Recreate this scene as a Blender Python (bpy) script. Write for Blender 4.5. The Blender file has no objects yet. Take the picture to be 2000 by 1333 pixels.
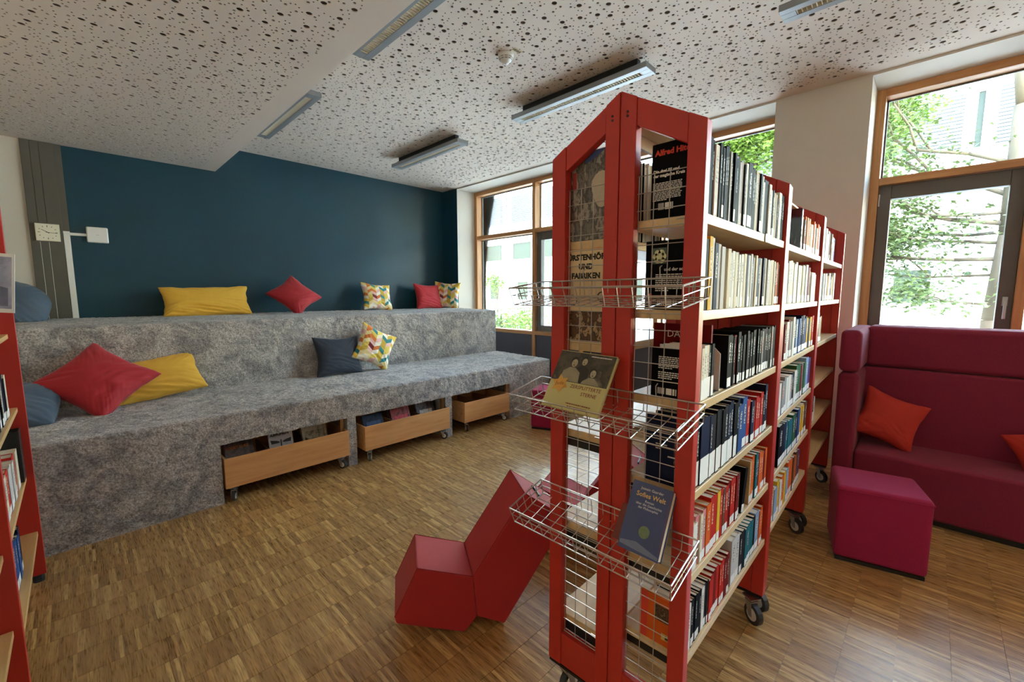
import bpy, math, random
import numpy as np
from mathutils import Vector, Matrix, noise as mnoise
from mathutils.geometry import delaunay_2d_cdt

# ------------------------------------------------------------------ camera, world, sun, exposure
scene = bpy.context.scene
COL = scene.collection
random.seed(7)
rng = np.random.default_rng(11)
cam_d = bpy.data.cameras.new('camera'); cam = bpy.data.objects.new('camera', cam_d); COL.objects.link(cam)
cam_d.sensor_width = 36.0; cam_d.lens = 36.0 * 836.88 / 2000.0; cam_d.clip_start = 0.03; cam_d.clip_end = 200
RX = Vector((0.6986, -0.7155, -0.0024)); DN = Vector((-0.0795, -0.0743, -0.9941)); FW = Vector((0.7111, 0.6946, -0.1087))
cm = Matrix((RX, -DN, -FW)).transposed().to_4x4(); cm.translation = (0, 0, 1.46)
cam.matrix_world = cm
scene.camera = cam
vs = scene.view_settings
vs.view_transform = 'Standard'; vs.look = 'None'; vs.gamma = 1.0; vs.use_curve_mapping = False
vs.exposure = 1.55
scene.cycles.use_denoising = True
scene.cycles.max_bounces = 10; scene.cycles.diffuse_bounces = 6; scene.cycles.transparent_max_bounces = 12
scene.cycles.sample_clamp_indirect = 6.0
scene.cycles.use_light_tree = True
world = bpy.data.worlds.new('sky'); scene.world = world; world.use_nodes = True
wn = world.node_tree.nodes; wl = world.node_tree.links
sky = wn.new('ShaderNodeTexSky'); sky.sky_type = 'NISHITA'; sky.sun_disc = False
sky.sun_elevation = math.radians(48); sky.sun_rotation = math.radians(200); sky.air_density = 1.6; sky.dust_density = 0.5; sky.ozone_density = 2.5
SKY = 2.0
wn['Background'].inputs['Strength'].default_value = SKY
wl.new(sky.outputs['Color'], wn['Background'].inputs['Color'])
sun_d = bpy.data.lights.new('sun', 'SUN'); sun = bpy.data.objects.new('sun', sun_d); COL.objects.link(sun)
sun_d.energy = 3.0; sun_d.angle = math.radians(0.6); sun_d.color = (1.0, 0.96, 0.90)
sun.rotation_euler = Vector((0.40, 0.22, -0.89)).to_track_quat('-Z', 'Y').to_euler()   # over our roof, onto the facade opposite
FILL_LAMP = 14.5         # radiance of the tubes in the fill lamps added behind the camera
for (y0, y1) in ((5.70, 1.25), (0.40, -4.0)):      # portals in the window openings
    pd = bpy.data.lights.new('window_portal', 'AREA'); pd.shape = 'RECTANGLE'; pd.size = 2.3; pd.size_y = y0 - y1
    pd.cycles.is_portal = True
    po = bpy.data.objects.new('window_portal', pd); COL.objects.link(po)
    po.matrix_world = Matrix.Translation((5.25, (y0 + y1) / 2, 2.05)) @ Matrix(((0, 0, 1, 0), (0, 1, 0, 0), (-1, 0, 0, 0), (0, 0, 0, 1)))

# ------------------------------------------------------------------ helpers
def tag(o, label=None, cat=None, group=None, kind=None):
    if label: o['label'] = label
    if cat: o['category'] = cat
    if group: o['group'] = group
    if kind: o['kind'] = kind
    return o

def link(o, parent=None):
    COL.objects.link(o)
    if parent is not None: o.parent = parent
    return o

def thing(name, label, cat, loc=(0, 0, 0), rotz=0.0, group=None, kind=None):
    o = bpy.data.objects.new(name, None); o.empty_display_size = 0.05
    o.location = loc; o.rotation_euler = (0, 0, rotz)
    link(o); return tag(o, label, cat, group, kind)

class MB:
    def __init__(s): s.v = []; s.f = []
    def add(s, vs_, fs):
        n = len(s.v); s.v += [tuple(p) for p in vs_]; s.f += [tuple(i + n for i in f) for f in fs]; return s
    def box(s, a, b):
        x0, y0, z0 = [min(a[i], b[i]) for i in range(3)]; x1, y1, z1 = [max(a[i], b[i]) for i in range(3)]
        return s.add([(x0,y0,z0),(x1,y0,z0),(x1,y1,z0),(x0,y1,z0),(x0,y0,z1),(x1,y0,z1),(x1,y1,z1),(x0,y1,z1)],
              [(0,3,2,1),(4,5,6,7),(0,1,5,4),(1,2,6,5),(2,3,7,6),(3,0,4,7)])
    def prism(s, poly, d, ex=None):
        """poly: list of 3d points; extruded by vector d"""
        n = len(poly); d = Vector(d); P = [Vector(p) for p in poly]
        nrm = Vector((0,0,0))
        for i in range(n): nrm += P[i].cross(P[(i+1) % n])
        if nrm.dot(d) > 0: P = P[::-1]
        vs_ = [tuple(p) for p in P] + [tuple(p + d) for p in P]
        fs = [tuple(range(n)), tuple(range(2*n-1, n-1, -1))]
        return s.add(vs_, [fs[0], fs[1]] + [((i+1) % n, i, n+i, n+(i+1) % n) for i in range(n)])
    def tube(s, a, b, r, n=6, caps=True, r2=None):
        a = Vector(a); b = Vector(b); d = b - a
        if d.length < 1e-7: return s
        r2 = r if r2 is None else r2
        z = d.normalized(); x = z.orthogonal().normalized(); y = z.cross(x)
        vs_ = []
        for k in range(n):
            t = 2*math.pi*k/n; o = x*math.cos(t) + y*math.sin(t)
            vs_.append(a + o*r)
        for k in range(n):
            t = 2*math.pi*k/n; o = x*math.cos(t) + y*math.sin(t)
            vs_.append(b + o*r2)
        fs = [(k, (k+1) % n, n+(k+1) % n, n+k) for k in range(n)]
        if caps: fs += [tuple(range(n))[::-1], tuple(range(n, 2*n))]
        return s.add(vs_, fs)
    def path(s, pts, r, n=5, closed=False):
        m = len(pts)
        for i in range(m if closed else m-1): s.tube(pts[i], pts[(i+1) % m], r, n)
        return s
    def disc(s, c, r, ax, n=16, h=0.004):
        c = Vector(c); ax = Vector(ax).normalized()
        return s.tube(c - ax*h/2, c + ax*h/2, r, n)
    def lathe(s, prof, n=20, c=(0,0,0)):
        vs_ = []; m = len(prof)
        for k in range(n):
            t = 2*math.pi*k/n
            for (r, z) in prof: vs_.append((c[0]+r*math.cos(t), c[1]+r*math.sin(t), c[2]+z))
        fs = []
        for k in range(n):
            k2 = (k+1) % n
            for j in range(m-1): fs.append((k*m+j, k2*m+j, k2*m+j+1, k*m+j+1))
        return s.add(vs_, fs)
    def mesh(s, name):
        me = bpy.data.meshes.new(name); me.from_pydata(s.v, [], s.f); me.update(); return me
    def build(s, name, mat, parent=None, loc=None, bevel=0, seg=2, smooth=False):
        o = bpy.data.objects.new(name, s.mesh(name)); link(o, parent)
        if loc is not None: o.location = loc
        if mat is not None: o.data.materials.append(mat)
        if bevel:
            m = o.modifiers.new('bevel', 'BEVEL'); m.width = bevel; m.segments = seg; m.limit_method = 'ANGLE'; m.angle_limit = math.radians(40)
            m.use_clamp_overlap = True
        if smooth or bevel:
            o.data.polygons.foreach_set('use_smooth', [True]*len(o.data.polygons))
            if bevel: 
                w = o.modifiers.new('wn', 'WEIGHTED_NORMAL'); w.keep_sharp = False
        return o

def box(name, a, b, mat, parent=None, bevel=0, seg=2): return MB().box(a, b).build(name, mat, parent, bevel=bevel, seg=seg)
def struct(o): o['kind'] = 'structure'; return o

# ------------------------------------------------------------------ materials
MATS = {}
def srgb(r, g, b):
    f = lambda c: (c/12.92 if c <= 0.04045 else ((c+0.055)/1.055)**2.4)
    return (f(r/255), f(g/255), f(b/255), 1.0)
def newmat(name):
    m = bpy.data.materials.new(name); m.use_nodes = True; MATS[name] = m
    nt = m.node_tree; b = nt.nodes['Principled BSDF']
    return m, nt.nodes, nt.links, b
def plain(name, col, rough=0.5, metal=0.0, var=0.08, scale=8.0, bump=0.0, bscale=200.0, sheen=0.0, spec=0.5, coord='Object', stretch=None, emit=None):
    """solid colour with soft procedural variation and fine relief"""
    m, N, L, b = newmat(name)
    tc = N.new('ShaderNodeTexCoord'); src = tc.outputs[coord]
    if stretch:
        mp = N.new('ShaderNodeMapping'); mp.inputs['Scale'].default_value = stretch; L.new(src, mp.inputs['Vector']); src = mp.outputs['Vector']
    nz = N.new('ShaderNodeTexNoise'); nz.inputs['Scale'].default_value = scale; nz.inputs['Detail'].default_value = 4
    L.new(src, nz.inputs['Vector'])
    mx = N.new('ShaderNodeMix'); mx.data_type = 'RGBA'
    c = col
    mx.inputs['A'].default_value = (c[0]*(1-var), c[1]*(1-var), c[2]*(1-var), 1); mx.inputs['B'].default_value = (min(1,c[0]*(1+var)), min(1,c[1]*(1+var)), min(1,c[2]*(1+var)), 1)
    L.new(nz.outputs['Fac'], mx.inputs['Factor']); L.new(mx.outputs['Result'], b.inputs['Base Color'])
    b.inputs['Roughness'].default_value = rough; b.inputs['Metallic'].default_value = metal; b.inputs['Specular IOR Level'].default_value = spec
    if sheen: b.inputs['Sheen Weight'].default_value = sheen; b.inputs['Sheen Roughness'].default_value = 0.4
    if bump:
        n2 = N.new('ShaderNodeTexNoise'); n2.inputs['Scale'].default_value = bscale; n2.inputs['Detail'].default_value = 2; L.new(src, n2.inputs['Vector'])
        bp = N.new('ShaderNodeBump'); bp.inputs['Strength'].default_value = bump; bp.inputs['Distance'].default_value = 0.004
        L.new(n2.outputs['Fac'], bp.inputs['Height']); L.new(bp.outputs['Normal'], b.inputs['Normal'])
    if emit: b.inputs['Emission Color'].default_value = (emit[0], emit[1], emit[2], 1); b.inputs['Emission Strength'].default_value = emit[3]
    return m
def wood(name, dark, light, axis=0, scale=14.0, rough=0.42):
    m, N, L, b = newmat(name)
    tc = N.new('ShaderNodeTexCoord'); mp = N.new('ShaderNodeMapping')
    st = [scale]*3; st[axis] = scale*0.07; mp.inputs['Scale'].default_value = st
    L.new(tc.outputs['Object'], mp.inputs['Vector'])
    nz = N.new('ShaderNodeTexNoise'); nz.inputs['Scale'].default_value = 2.2; nz.inputs['Detail'].default_value = 6; nz.inputs['Distortion'].default_value = 0.6
    L.new(mp.outputs['Vector'], nz.inputs['Vector'])
    cr = N.new('ShaderNodeValToRGB'); cr.color_ramp.elements[0].position = 0.3; cr.color_ramp.elements[1].position = 0.72
    cr.color_ramp.elements[0].color = dark; cr.color_ramp.elements[1].color = light
    L.new(nz.outputs['Fac'], cr.inputs['Fac']); L.new(cr.outputs['Color'], b.inputs['Base Color'])
    b.inputs['Roughness'].default_value = rough
    bp = N.new('ShaderNodeBump'); bp.inputs['Strength'].default_value = 0.05; L.new(nz.outputs['Fac'], bp.inputs['Height']); L.new(bp.outputs['Normal'], b.inputs['Normal'])
    return m

M_white = plain('painted_wall', srgb(214, 208, 196), 0.8, var=0.02, bump=0.12, bscale=120)
M_ceil = plain('perforated_board', srgb(219, 206, 192), 0.85, var=0.02, scale=2.0)
M_felt = plain('ceiling_fleece', srgb(84, 68, 58), 0.95)
M_teal = plain('teal_paint', srgb(10, 61, 76), 0.45, var=0.16, scale=3.0, bump=0.35, bscale=60)
M_greycol = plain('grey_column', srgb(92, 88, 78), 0.7, var=0.05, bump=0.05, bscale=70)
M_plastic = plain('white_plastic', srgb(232, 230, 224), 0.4, var=0.01)
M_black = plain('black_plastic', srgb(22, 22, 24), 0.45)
M_red = plain('red_lacquer', srgb(184, 44, 34), 0.42, var=0.05, scale=3.0)
M_redseam = plain('dark_joint', srgb(60, 10, 10), 0.7)
M_beech = wood('beech_shelf', srgb(206, 172, 122), srgb(226, 198, 150), 0)
M_beechy = wood('beech_shelf_lengthwise', srgb(196, 152, 96), srgb(216, 176, 118), 1)
M_crate = wood('crate_beech', srgb(212, 152, 94), srgb(230, 176, 116), 0, rough=0.38)
M_cratein = wood('crate_inside', srgb(140, 96, 58), srgb(166, 118, 74), 1)
M_larch = wood('window_larch', srgb(178, 122, 72), srgb(208, 156, 100), 2, scale=10)
M_larchy = wood('window_larch_rail', srgb(178, 122, 72), srgb(208, 156, 100), 1, scale=10)
M_sash = plain('sash_grey', srgb(98, 94, 86), 0.5)
M_parapet = plain('parapet_panel', srgb(78, 78, 88), 0.5, var=0.05)
M_chrome = plain('bright_wire', srgb(196, 192, 186), 0.3, metal=0.9, var=0.02)
M_steel = plain('caster_steel', srgb(180, 180, 182), 0.3, metal=1.0, var=0.02)
M_rubber = plain('wheel_rubber', srgb(60, 60, 62), 0.6)
M_housing = plain('lamp_housing', srgb(146, 150, 152), 0.45, metal=0.35, var=0.02)
M_louvre = plain('lamp_louvre', srgb(226, 218, 196), 0.3, metal=0.15, var=0.02)
M_tubeoff = plain('lamp_tube_off', srgb(236, 228, 206), 0.3)
M_filltube = plain('fill_lamp_tube', srgb(255, 250, 235), 0.4, emit=(1.0, 0.85, 0.64, FILL_LAMP))  # glow of the added fill lamps only
M_sofa = plain('burgundy_felt', srgb(130, 30, 58), 0.9, var=0.22, scale=140, bump=0.25, bscale=420, sheen=0.08)
M_pouf = plain('crimson_felt', srgb(160, 24, 74), 0.9, var=0.12, scale=140, bump=0.25, bscale=420, sheen=0.06)
M_chair = plain('red_canvas', srgb(176, 32, 36), 0.75, var=0.06, scale=90, bump=0.15, bscale=500, sheen=0.15)
M_seam = plain('red_seam', srgb(146, 26, 30), 0.8)
M_cyellow = plain('yellow_cotton', srgb(222, 172, 58), 0.8, var=0.08, scale=14, bump=0.35, bscale=9, sheen=0.15)
M_cred = plain('red_velvet', srgb(172, 22, 34), 0.75, var=0.10, scale=10, bump=0.3, bscale=10, sheen=0.3)
M_cnavy = plain('navy_velvet', srgb(40, 48, 62), 0.75, var=0.12, scale=9, bump=0.35, bscale=9, sheen=0.3)
M_cblue = plain('slate_velvet', srgb(72, 88, 104), 0.75, var=0.14, scale=9, bump=0.4, bscale=8, sheen=0.3)
M_corange = plain('orange_red_cotton', srgb(186, 44, 30), 0.8, var=0.10, scale=12, bump=0.3, bscale=10)
M_paper = plain('book_pages', srgb(226, 214, 188), 0.85, var=0.06, scale=3, stretch=(300, 300, 2), bump=0.0)
M_ink = plain('black_print', srgb(24, 22, 22), 0.6, var=0.0)
M_inkw = plain('white_print', srgb(232, 230, 226), 0.6, var=0.0)
M_inkred = plain('red_print', srgb(214, 58, 38), 0.6, var=0.0)
M_inkgold = plain('gold_print', srgb(224, 186, 110), 0.6, var=0.0)
M_inkbrown = plain('brown_print', srgb(132, 66, 40), 0.6, var=0.0)
M_label = plain('spine_sticker', srgb(236, 234, 228), 0.6, var=0.02)

def parquet():
    m, N, L, b = newmat('lamella_parquet')
    g = N.new('ShaderNodeNewGeometry'); sx = N.new('ShaderNodeSeparateXYZ'); L.new(g.outputs['Position'], sx.inputs[0])
    def mth(op, a, v=None, v2=None):
        n = N.new('ShaderNodeMath'); n.operation = op
        if hasattr(a, 'links'): L.new(a, n.inputs[0])
        else: n.inputs[0].default_value = a
        if v is not None:
            if hasattr(v, 'links'): L.new(v, n.inputs[1])
            else: n.inputs[1].default_value = v
        return n.outputs[0]
    row = mth('FLOOR', mth('DIVIDE', sx.outputs['Y'], 0.16))
    off = mth('MULTIPLY', row, 0.0137)
    xo = mth('ADD', sx.outputs['X'], off)
    cell = mth('FLOOR', mth('DIVIDE', xo, 0.0135))
    cv = N.new('ShaderNodeCombineXYZ'); L.new(cell, cv.inputs[0]); L.new(row, cv.inputs[1])
    wn_ = N.new('ShaderNodeTexWhiteNoise'); wn_.noise_dimensions = '2D'; L.new(cv.outputs[0], wn_.inputs['Vector'])
    cr = N.new('ShaderNodeValToRGB'); e = cr.color_ramp.elements
    e[0].position = 0.0; e[0].color = srgb(150, 112, 64); e[1].position = 1.0; e[1].color = srgb(218, 182, 120)
    k = e.new(0.35); k.color = srgb(174, 134, 80); k = e.new(0.8); k.color = srgb(190, 150, 92)
    L.new(wn_.outputs['Value'], cr.inputs['Fac'])
    mp = N.new('ShaderNodeMapping'); mp.inputs['Scale'].default_value = (220, 14, 1); L.new(g.outputs['Position'], mp.inputs['Vector'])
    nz = N.new('ShaderNodeTexNoise'); nz.inputs['Scale'].default_value = 1.0; nz.inputs['Detail'].default_value = 4; L.new(mp.outputs[0], nz.inputs['Vector'])
    r2 = N.new('ShaderNodeMapRange'); r2.inputs['From Min'].default_value = 0.3; r2.inputs['From Max'].default_value = 0.7; r2.inputs['To Min'].default_value = 0.62; r2.inputs['To Max'].default_value = 1.22
    L.new(nz.outputs['Fac'], r2.inputs['Value'])
    mx = N.new('ShaderNodeMix'); mx.data_type = 'RGBA'; mx.blend_type = 'MULTIPLY'; mx.inputs['Factor'].default_value = 1.0
    L.new(cr.outputs[0], mx.inputs['A']); L.new(r2.outputs[0], mx.inputs['B']); L.new(mx.outputs['Result'], b.inputs['Base Color'])
    rr = N.new('ShaderNodeMapRange'); rr.inputs['To Min'].default_value = 0.2; rr.inputs['To Max'].default_value = 0.38; L.new(nz.outputs['Fac'], rr.inputs['Value']); L.new(rr.outputs[0], b.inputs['Roughness']); b.inputs['Coat Weight'].default_value = 0.35; b.inputs['Coat Roughness'].default_value = 0.22
    bp = N.new('ShaderNodeBump'); bp.inputs['Strength'].default_value = 0.12; bp.inputs['Distance'].default_value = 0.001; L.new(nz.outputs['Fac'], bp.inputs['Height']); L.new(bp.outputs['Normal'], b.inputs['Normal'])
    return m
M_floor = parquet()

def carpet():
    m, N, L, b = newmat('grey_plush_carpet')
    tc = N.new('ShaderNodeTexCoord')
    n1 = N.new('ShaderNodeTexNoise'); n1.inputs['Scale'].default_value = 4.5; n1.inputs['Detail'].default_value = 4; n1.inputs['Distortion'].default_value = 1.6; L.new(tc.outputs['Object'], n1.inputs['Vector'])
    n2 = N.new('ShaderNodeTexNoise'); n2.inputs['Scale'].default_value = 95; n2.inputs['Detail'].default_value = 4; n2.inputs['Roughness'].default_value = 0.7; L.new(tc.outputs['Object'], n2.inputs['Vector'])
    c1 = N.new('ShaderNodeValToRGB'); c1.color_ramp.elements[0].position = 0.37; c1.color_ramp.elements[1].position = 0.60
    c1.color_ramp.elements[0].color = srgb(150, 147, 146); c1.color_ramp.elements[1].color = srgb(194, 189, 183)
    c2 = N.new('ShaderNodeMapRange'); c2.inputs['From Min'].default_value = 0.32; c2.inputs['From Max'].default_value = 0.68; c2.inputs['To Min'].default_value = 0.34; c2.inputs['To Max'].default_value = 1.5
    L.new(n1.outputs['Fac'], c1.inputs['Fac']); L.new(n2.outputs['Fac'], c2.inputs['Value'])
    mx = N.new('ShaderNodeMix'); mx.data_type = 'RGBA'; mx.blend_type = 'MULTIPLY'; mx.inputs['Factor'].default_value = 1.0
    L.new(c1.outputs[0], mx.inputs['A']); L.new(c2.outputs[0], mx.inputs['B']); L.new(mx.outputs['Result'], b.inputs['Base Color'])
    b.inputs['Roughness'].default_value = 0.95; b.inputs['Sheen Weight'].default_value = 0.25; b.inputs['Specular IOR Level'].default_value = 0.1
    bp = N.new('ShaderNodeBump'); bp.inputs['Strength'].default_value = 0.9; bp.inputs['Distance'].default_value = 0.006; L.new(n2.outputs['Fac'], bp.inputs['Height']); L.new(bp.outputs['Normal'], b.inputs['Normal'])
    return m
M_carpet = carpet()

def chevron():
    m, N, L, b = newmat('chevron_print')
    tc = N.new('ShaderNodeTexCoord'); sx = N.new('ShaderNodeSeparateXYZ'); L.new(tc.outputs['Object'], sx.inputs[0])
    def mth(op, a, v=None):
        n = N.new('ShaderNodeMath'); n.operation = op
        if hasattr(a, 'links'): L.new(a, n.inputs[0])
        else: n.inputs[0].default_value = a
        if v is not None:
            if hasattr(v, 'links'): L.new(v, n.inputs[1])
            else: n.inputs[1].default_value = v
        return n.outputs[0]
    X = mth('DIVIDE', mth('ADD', sx.outputs['X'], 5.0), 0.062); colm = mth('FLOOR', X); fr = mth('FRACT', X)
    par = mth('MODULO', colm, 2.0)
    tri = mth('ADD', mth('MULTIPLY', par, fr), mth('MULTIPLY', mth('SUBTRACT', 1.0, par), mth('SUBTRACT', 1.0, fr)))
    Y = mth('ADD', mth('DIVIDE', mth('ADD', sx.outputs['Y'], 5.0), 0.046), mth('MULTIPLY', tri, 0.85))
    cv = N.new('ShaderNodeCombineXYZ'); L.new(colm, cv.inputs[0]); L.new(mth('FLOOR', Y), cv.inputs[1])
    w = N.new('ShaderNodeTexWhiteNoise'); w.noise_dimensions = '2D'; L.new(cv.outputs[0], w.inputs['Vector'])
    cr = N.new('ShaderNodeValToRGB'); cr.color_ramp.interpolation = 'CONSTANT'; e = cr.color_ramp.elements
    cols = [(238,226,196),(226,186,70),(232,210,150),(214,120,52),(232,186,178),(242,234,214),(122,40,46),(222,196,90),(48,128,130),(200,166,60)]
    e[0].color = srgb(*cols[0]); e[1].position = 0.1; e[1].color = srgb(*cols[1])
    for i in range(2, len(cols)): k = e.new(i/len(cols)); k.color = srgb(*cols[i])
    L.new(w.outputs['Value'], cr.inputs['Fac']); L.new(cr.outputs[0], b.inputs['Base Color']); b.inputs['Roughness'].default_value = 0.85
    return m
M_chev = chevron()

def glass():
    m, N, L, b = newmat('window_glass')
    N.remove(b); out = N['Material Output']
    t = N.new('ShaderNodeBsdfTransparent'); t.inputs[0].default_value = (0.95, 0.97, 0.96, 1)
    g = N.new('ShaderNodeBsdfGlossy'); g.inputs['Roughness'].default_value = 0.02
    fr = N.new('ShaderNodeFresnel'); fr.inputs[0].default_value = 1.35
    mx = N.new('ShaderNodeMixShader'); L.new(fr.outputs[0], mx.inputs[0]); L.new(t.outputs[0], mx.inputs[1]); L.new(g.outputs[0], mx.inputs[2]); L.new(mx.outputs[0], out.inputs[0])
    return m
M_glass = glass()

def printed(name, a, bcol, scale=(60, 60, 200), thr=0.5, base=0.6):
    """small print: rows of letter-like marks"""
    m, N, L, b = newmat(name)
    tc = N.new('ShaderNodeTexCoord'); mp = N.new('ShaderNodeMapping'); mp.inputs['Scale'].default_value = scale; L.new(tc.outputs['Generated'], mp.inputs['Vector'])
    nz = N.new('ShaderNodeTexNoise'); nz.inputs['Scale'].default_value = 1.0; nz.inputs['Detail'].default_value = 1; L.new(mp.outputs[0], nz.inputs['Vector'])
    cr = N.new('ShaderNodeValToRGB'); cr.color_ramp.interpolation = 'CONSTANT'; cr.color_ramp.elements[0].color = a; cr.color_ramp.elements[1].position = thr; cr.color_ramp.elements[1].color = bcol
    L.new(nz.outputs['Fac'], cr.inputs['Fac']); L.new(cr.outputs[0], b.inputs['Base Color']); b.inputs['Roughness'].default_value = base
    return m
def picture(name, cols, scale, stretch=(1, 1, 1), dist=0.15, rough=.45):
    m, N, L, b = newmat(name)
    tc = N.new('ShaderNodeTexCoord'); mp = N.new('ShaderNodeMapping'); mp.inputs['Scale'].default_value = stretch; L.new(tc.outputs['Object'], mp.inputs['Vector'])
    nz = N.new('ShaderNodeTexNoise'); nz.inputs['Scale'].default_value = scale; nz.inputs['Detail'].default_value = 6; nz.inputs['Distortion'].default_value = dist; nz.inputs['Roughness'].default_value = .65
    L.new(mp.outputs[0], nz.inputs['Vector']); cr = N.new('ShaderNodeValToRGB'); e = cr.color_ramp.elements; n = len(cols)
    e[0].position = .32; e[0].color = srgb(*cols[0]); e[1].position = .68; e[1].color = srgb(*cols[-1])
    for i in range(1, n-1): k = e.new(.32 + .36*i/(n-1)); k.color = srgb(*cols[i])
    L.new(nz.outputs['Fac'], cr.inputs['Fac']); L.new(cr.outputs[0], b.inputs['Base Color']); b.inputs['Roughness'].default_value = rough
    return m
def barcode():
    m, N, L, b = newmat('barcode_print')
    tc = N.new('ShaderNodeTexCoord'); mp = N.new('ShaderNodeMapping'); mp.inputs['Scale'].default_value = (1, 22, 1); L.new(tc.outputs['Generated'], mp.inputs['Vector'])
    w = N.new('ShaderNodeTexWhiteNoise'); w.noise_dimensions = '1D'
    sx = N.new('ShaderNodeSeparateXYZ'); L.new(mp.outputs[0], sx.inputs[0]); fl = N.new('ShaderNodeMath'); fl.operation = 'FLOOR'; L.new(sx.outputs[1], fl.inputs[0]); L.new(fl.outputs[0], w.inputs['W'])
    cr = N.new('ShaderNodeValToRGB'); cr.color_ramp.interpolation = 'CONSTANT'; cr.color_ramp.elements[0].color = srgb(20, 20, 20); cr.color_ramp.elements[1].position = 0.5; cr.color_ramp.elements[1].color = srgb(235, 232, 226)
    L.new(w.outputs['Value'], cr.inputs['Fac']); L.new(cr.outputs[0], b.inputs['Base Color']); return m
M_barcode = barcode()
M_title_w = printed('title_white', srgb(30, 30, 32), srgb(225, 222, 214), (2, 2, 15), 0.52)
M_title_d = printed('title_dark', srgb(220, 214, 200), srgb(40, 36, 36), (2, 2, 15), 0.52)
M_title_c = printed('title_colour', srgb(204, 60, 40), srgb(230, 214, 170), (2, 2, 12), 0.52)
M_leafa = plain('leaf_bright', srgb(96, 124, 36), 0.6, var=0.35, scale=2.0)
M_leafb = plain('leaf_olive', srgb(74, 90, 34), 0.6, var=0.35, scale=2.0)
for mm in (M_leafa, M_leafb):
    b_ = mm.node_tree.nodes['Principled BSDF']; b_.inputs['Transmission Weight'].default_value = 0.0
M_bark = plain('plane_bark', srgb(84, 72, 54), 0.9, var=0.25, scale=9, bump=0.3, bscale=30)
M_facade = plain('facade_white', srgb(228, 226, 220), 0.9, var=0.02)
M_blind = plain('blind_slat', srgb(120, 124, 132), 0.5)
M_fglass = plain('facade_glass', srgb(46, 52, 44), 0.35, var=0.4, scale=0.6, spec=.2)
M_bounce = plain('bounce_paving', srgb(206, 200, 188), 0.9, var=0.06, scale=4)  # ground made pale so it throws sunlight up onto the ceiling
M_grass = plain('lawn', srgb(104, 128, 62), 0.95, var=0.3, scale=6, bump=0.5, bscale=40)

def text(name, body, size, mw, mat, parent, align='LEFT', bold=0.0, spacing=1.0):
    cu = bpy.data.curves.new(name, 'FONT'); cu.body = body; cu.size = size; cu.align_x = align; cu.offset = bold; cu.space_line = spacing
    cu.resolution_u = 2
    tmp = bpy.data.objects.new(name, cu); COL.objects.link(tmp)
    me = bpy.data.meshes.new_from_object(tmp); COL.objects.unlink(tmp); bpy.data.objects.remove(tmp)
    me.materials.clear(); me.materials.append(mat)
    o = bpy.data.objects.new(name, me); link(o, parent); o.matrix_local = mw
    return o
def frameM(o, x, y):
    x = Vector(x).normalized(); y = Vector(y).normalized(); z = x.cross(y).normalized()
    m = Matrix((x, y, z)).transposed().to_4x4(); m.translation = Vector(o); return m

# ------------------------------------------------------------------ room shell
CEIL, LOW = 3.21, 2.912
YB, XW, XF = 6.183, 4.625, 5.0
XL, YN = -3.2, -4.4
BX = 1.311
fl = struct(MB().box((XL, YN, -0.12), (XW + 0.6, YB + 0.2, -0.003)).build('floor', M_floor))
# parquet panels in view, one mesh shared
PW, PL = 0.16, 0.64
pm = MB().box((0.0006, 0.0008, -0.0028), (PL - 0.0006, PW - 0.0008, 0.0)).mesh('parquet_panel'); pm.materials.append(M_floor)
n = 0
for j in range(-4, 22):
    y = j*PW
    x = -0.35 + ((j*0.37) % 1.0)*PL - PL
    while x < 4.95:
        vis = True
        if x + PL < -0.25 or (y > 1.9 and x > 4.6): vis = False
        if y < 0.0 and x < 0.75 - y*0.9: vis = False
        if y < 0.62 and x + PL < 0.62: vis = False
        if 0.0 <= y < 0.9 and x + PL < 0.45: vis = False
        if x > 4.2 and (y < 0.4): vis = False
        if vis and x + PL > -0.3 and n < 300:
            o = bpy.data.objects.new('parquet_panel', pm); link(o, fl); o.location = (x, y, 0); n += 1
        x += PL
# walls
struct(box('wall_back', (0.045, YB, 0), (XW + 0.6, YB + 0.2, CEIL + 0.1), M_teal))
struct(box('wall_back', (XL, YB, 0), (-0.224, YB + 0.2, CEIL), M_white))
struct(box('wall_left', (XL - 0.2, YN, 0), (XL, YB + 0.2, CEIL), M_white))
struct(box('wall_front', (XL, YN - 0.2, 0), (XW + 0.6, YN, CEIL), M_white))
# grey column cladding in three boards
gc = MB().box((-0.224, YB - 0.012, 0), (0.045, YB + 0.2, LOW + 0.02)).build('wall_column', M_greycol); struct(gc)
for a, b_ in ((-0.223, -0.164), (-0.160, -0.106), (-0.102, -0.004)):
    box('column_board', (a, YB - 0.020, 1.2), (b_, YB - 0.012, LOW), M_greycol, gc, bevel=0.002)
for xx in (-.162, -.104): box('seam_strip', (xx - .0014, YB - .0205, 1.22), (xx + .0014, YB - .016, 1.975), M_plastic, gc)
# window wall: piers
struct(box('wall_right', (XW, 5.79, 0), (5.25, YB, 3.193), M_white))
struct(box('wall_right', (XW - 0.003, 5.793, 0), (XW, YB, CEIL - .0005), M_teal))
struct(box('wall_right', (XW, 0.47, 0), (5.25, 1.15, 3.193), M_white))
struct(box('wall_right', (XW, YN, 0), (5.25, -4.1, 3.193), M_white))
struct(box('wall_right', (XW, YN, 3.1935), (5.25, YB, CEIL - .0005), M_white))   # soffit over the windows
struct(box('wall_right', (5.06, 1.15, 0), (5.25, 5.79, 0.835), M_parapet))
struct(box('wall_right', (5.06, -4.1, 0), (5.25, 0.47, 0.835), M_parapet))

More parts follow.
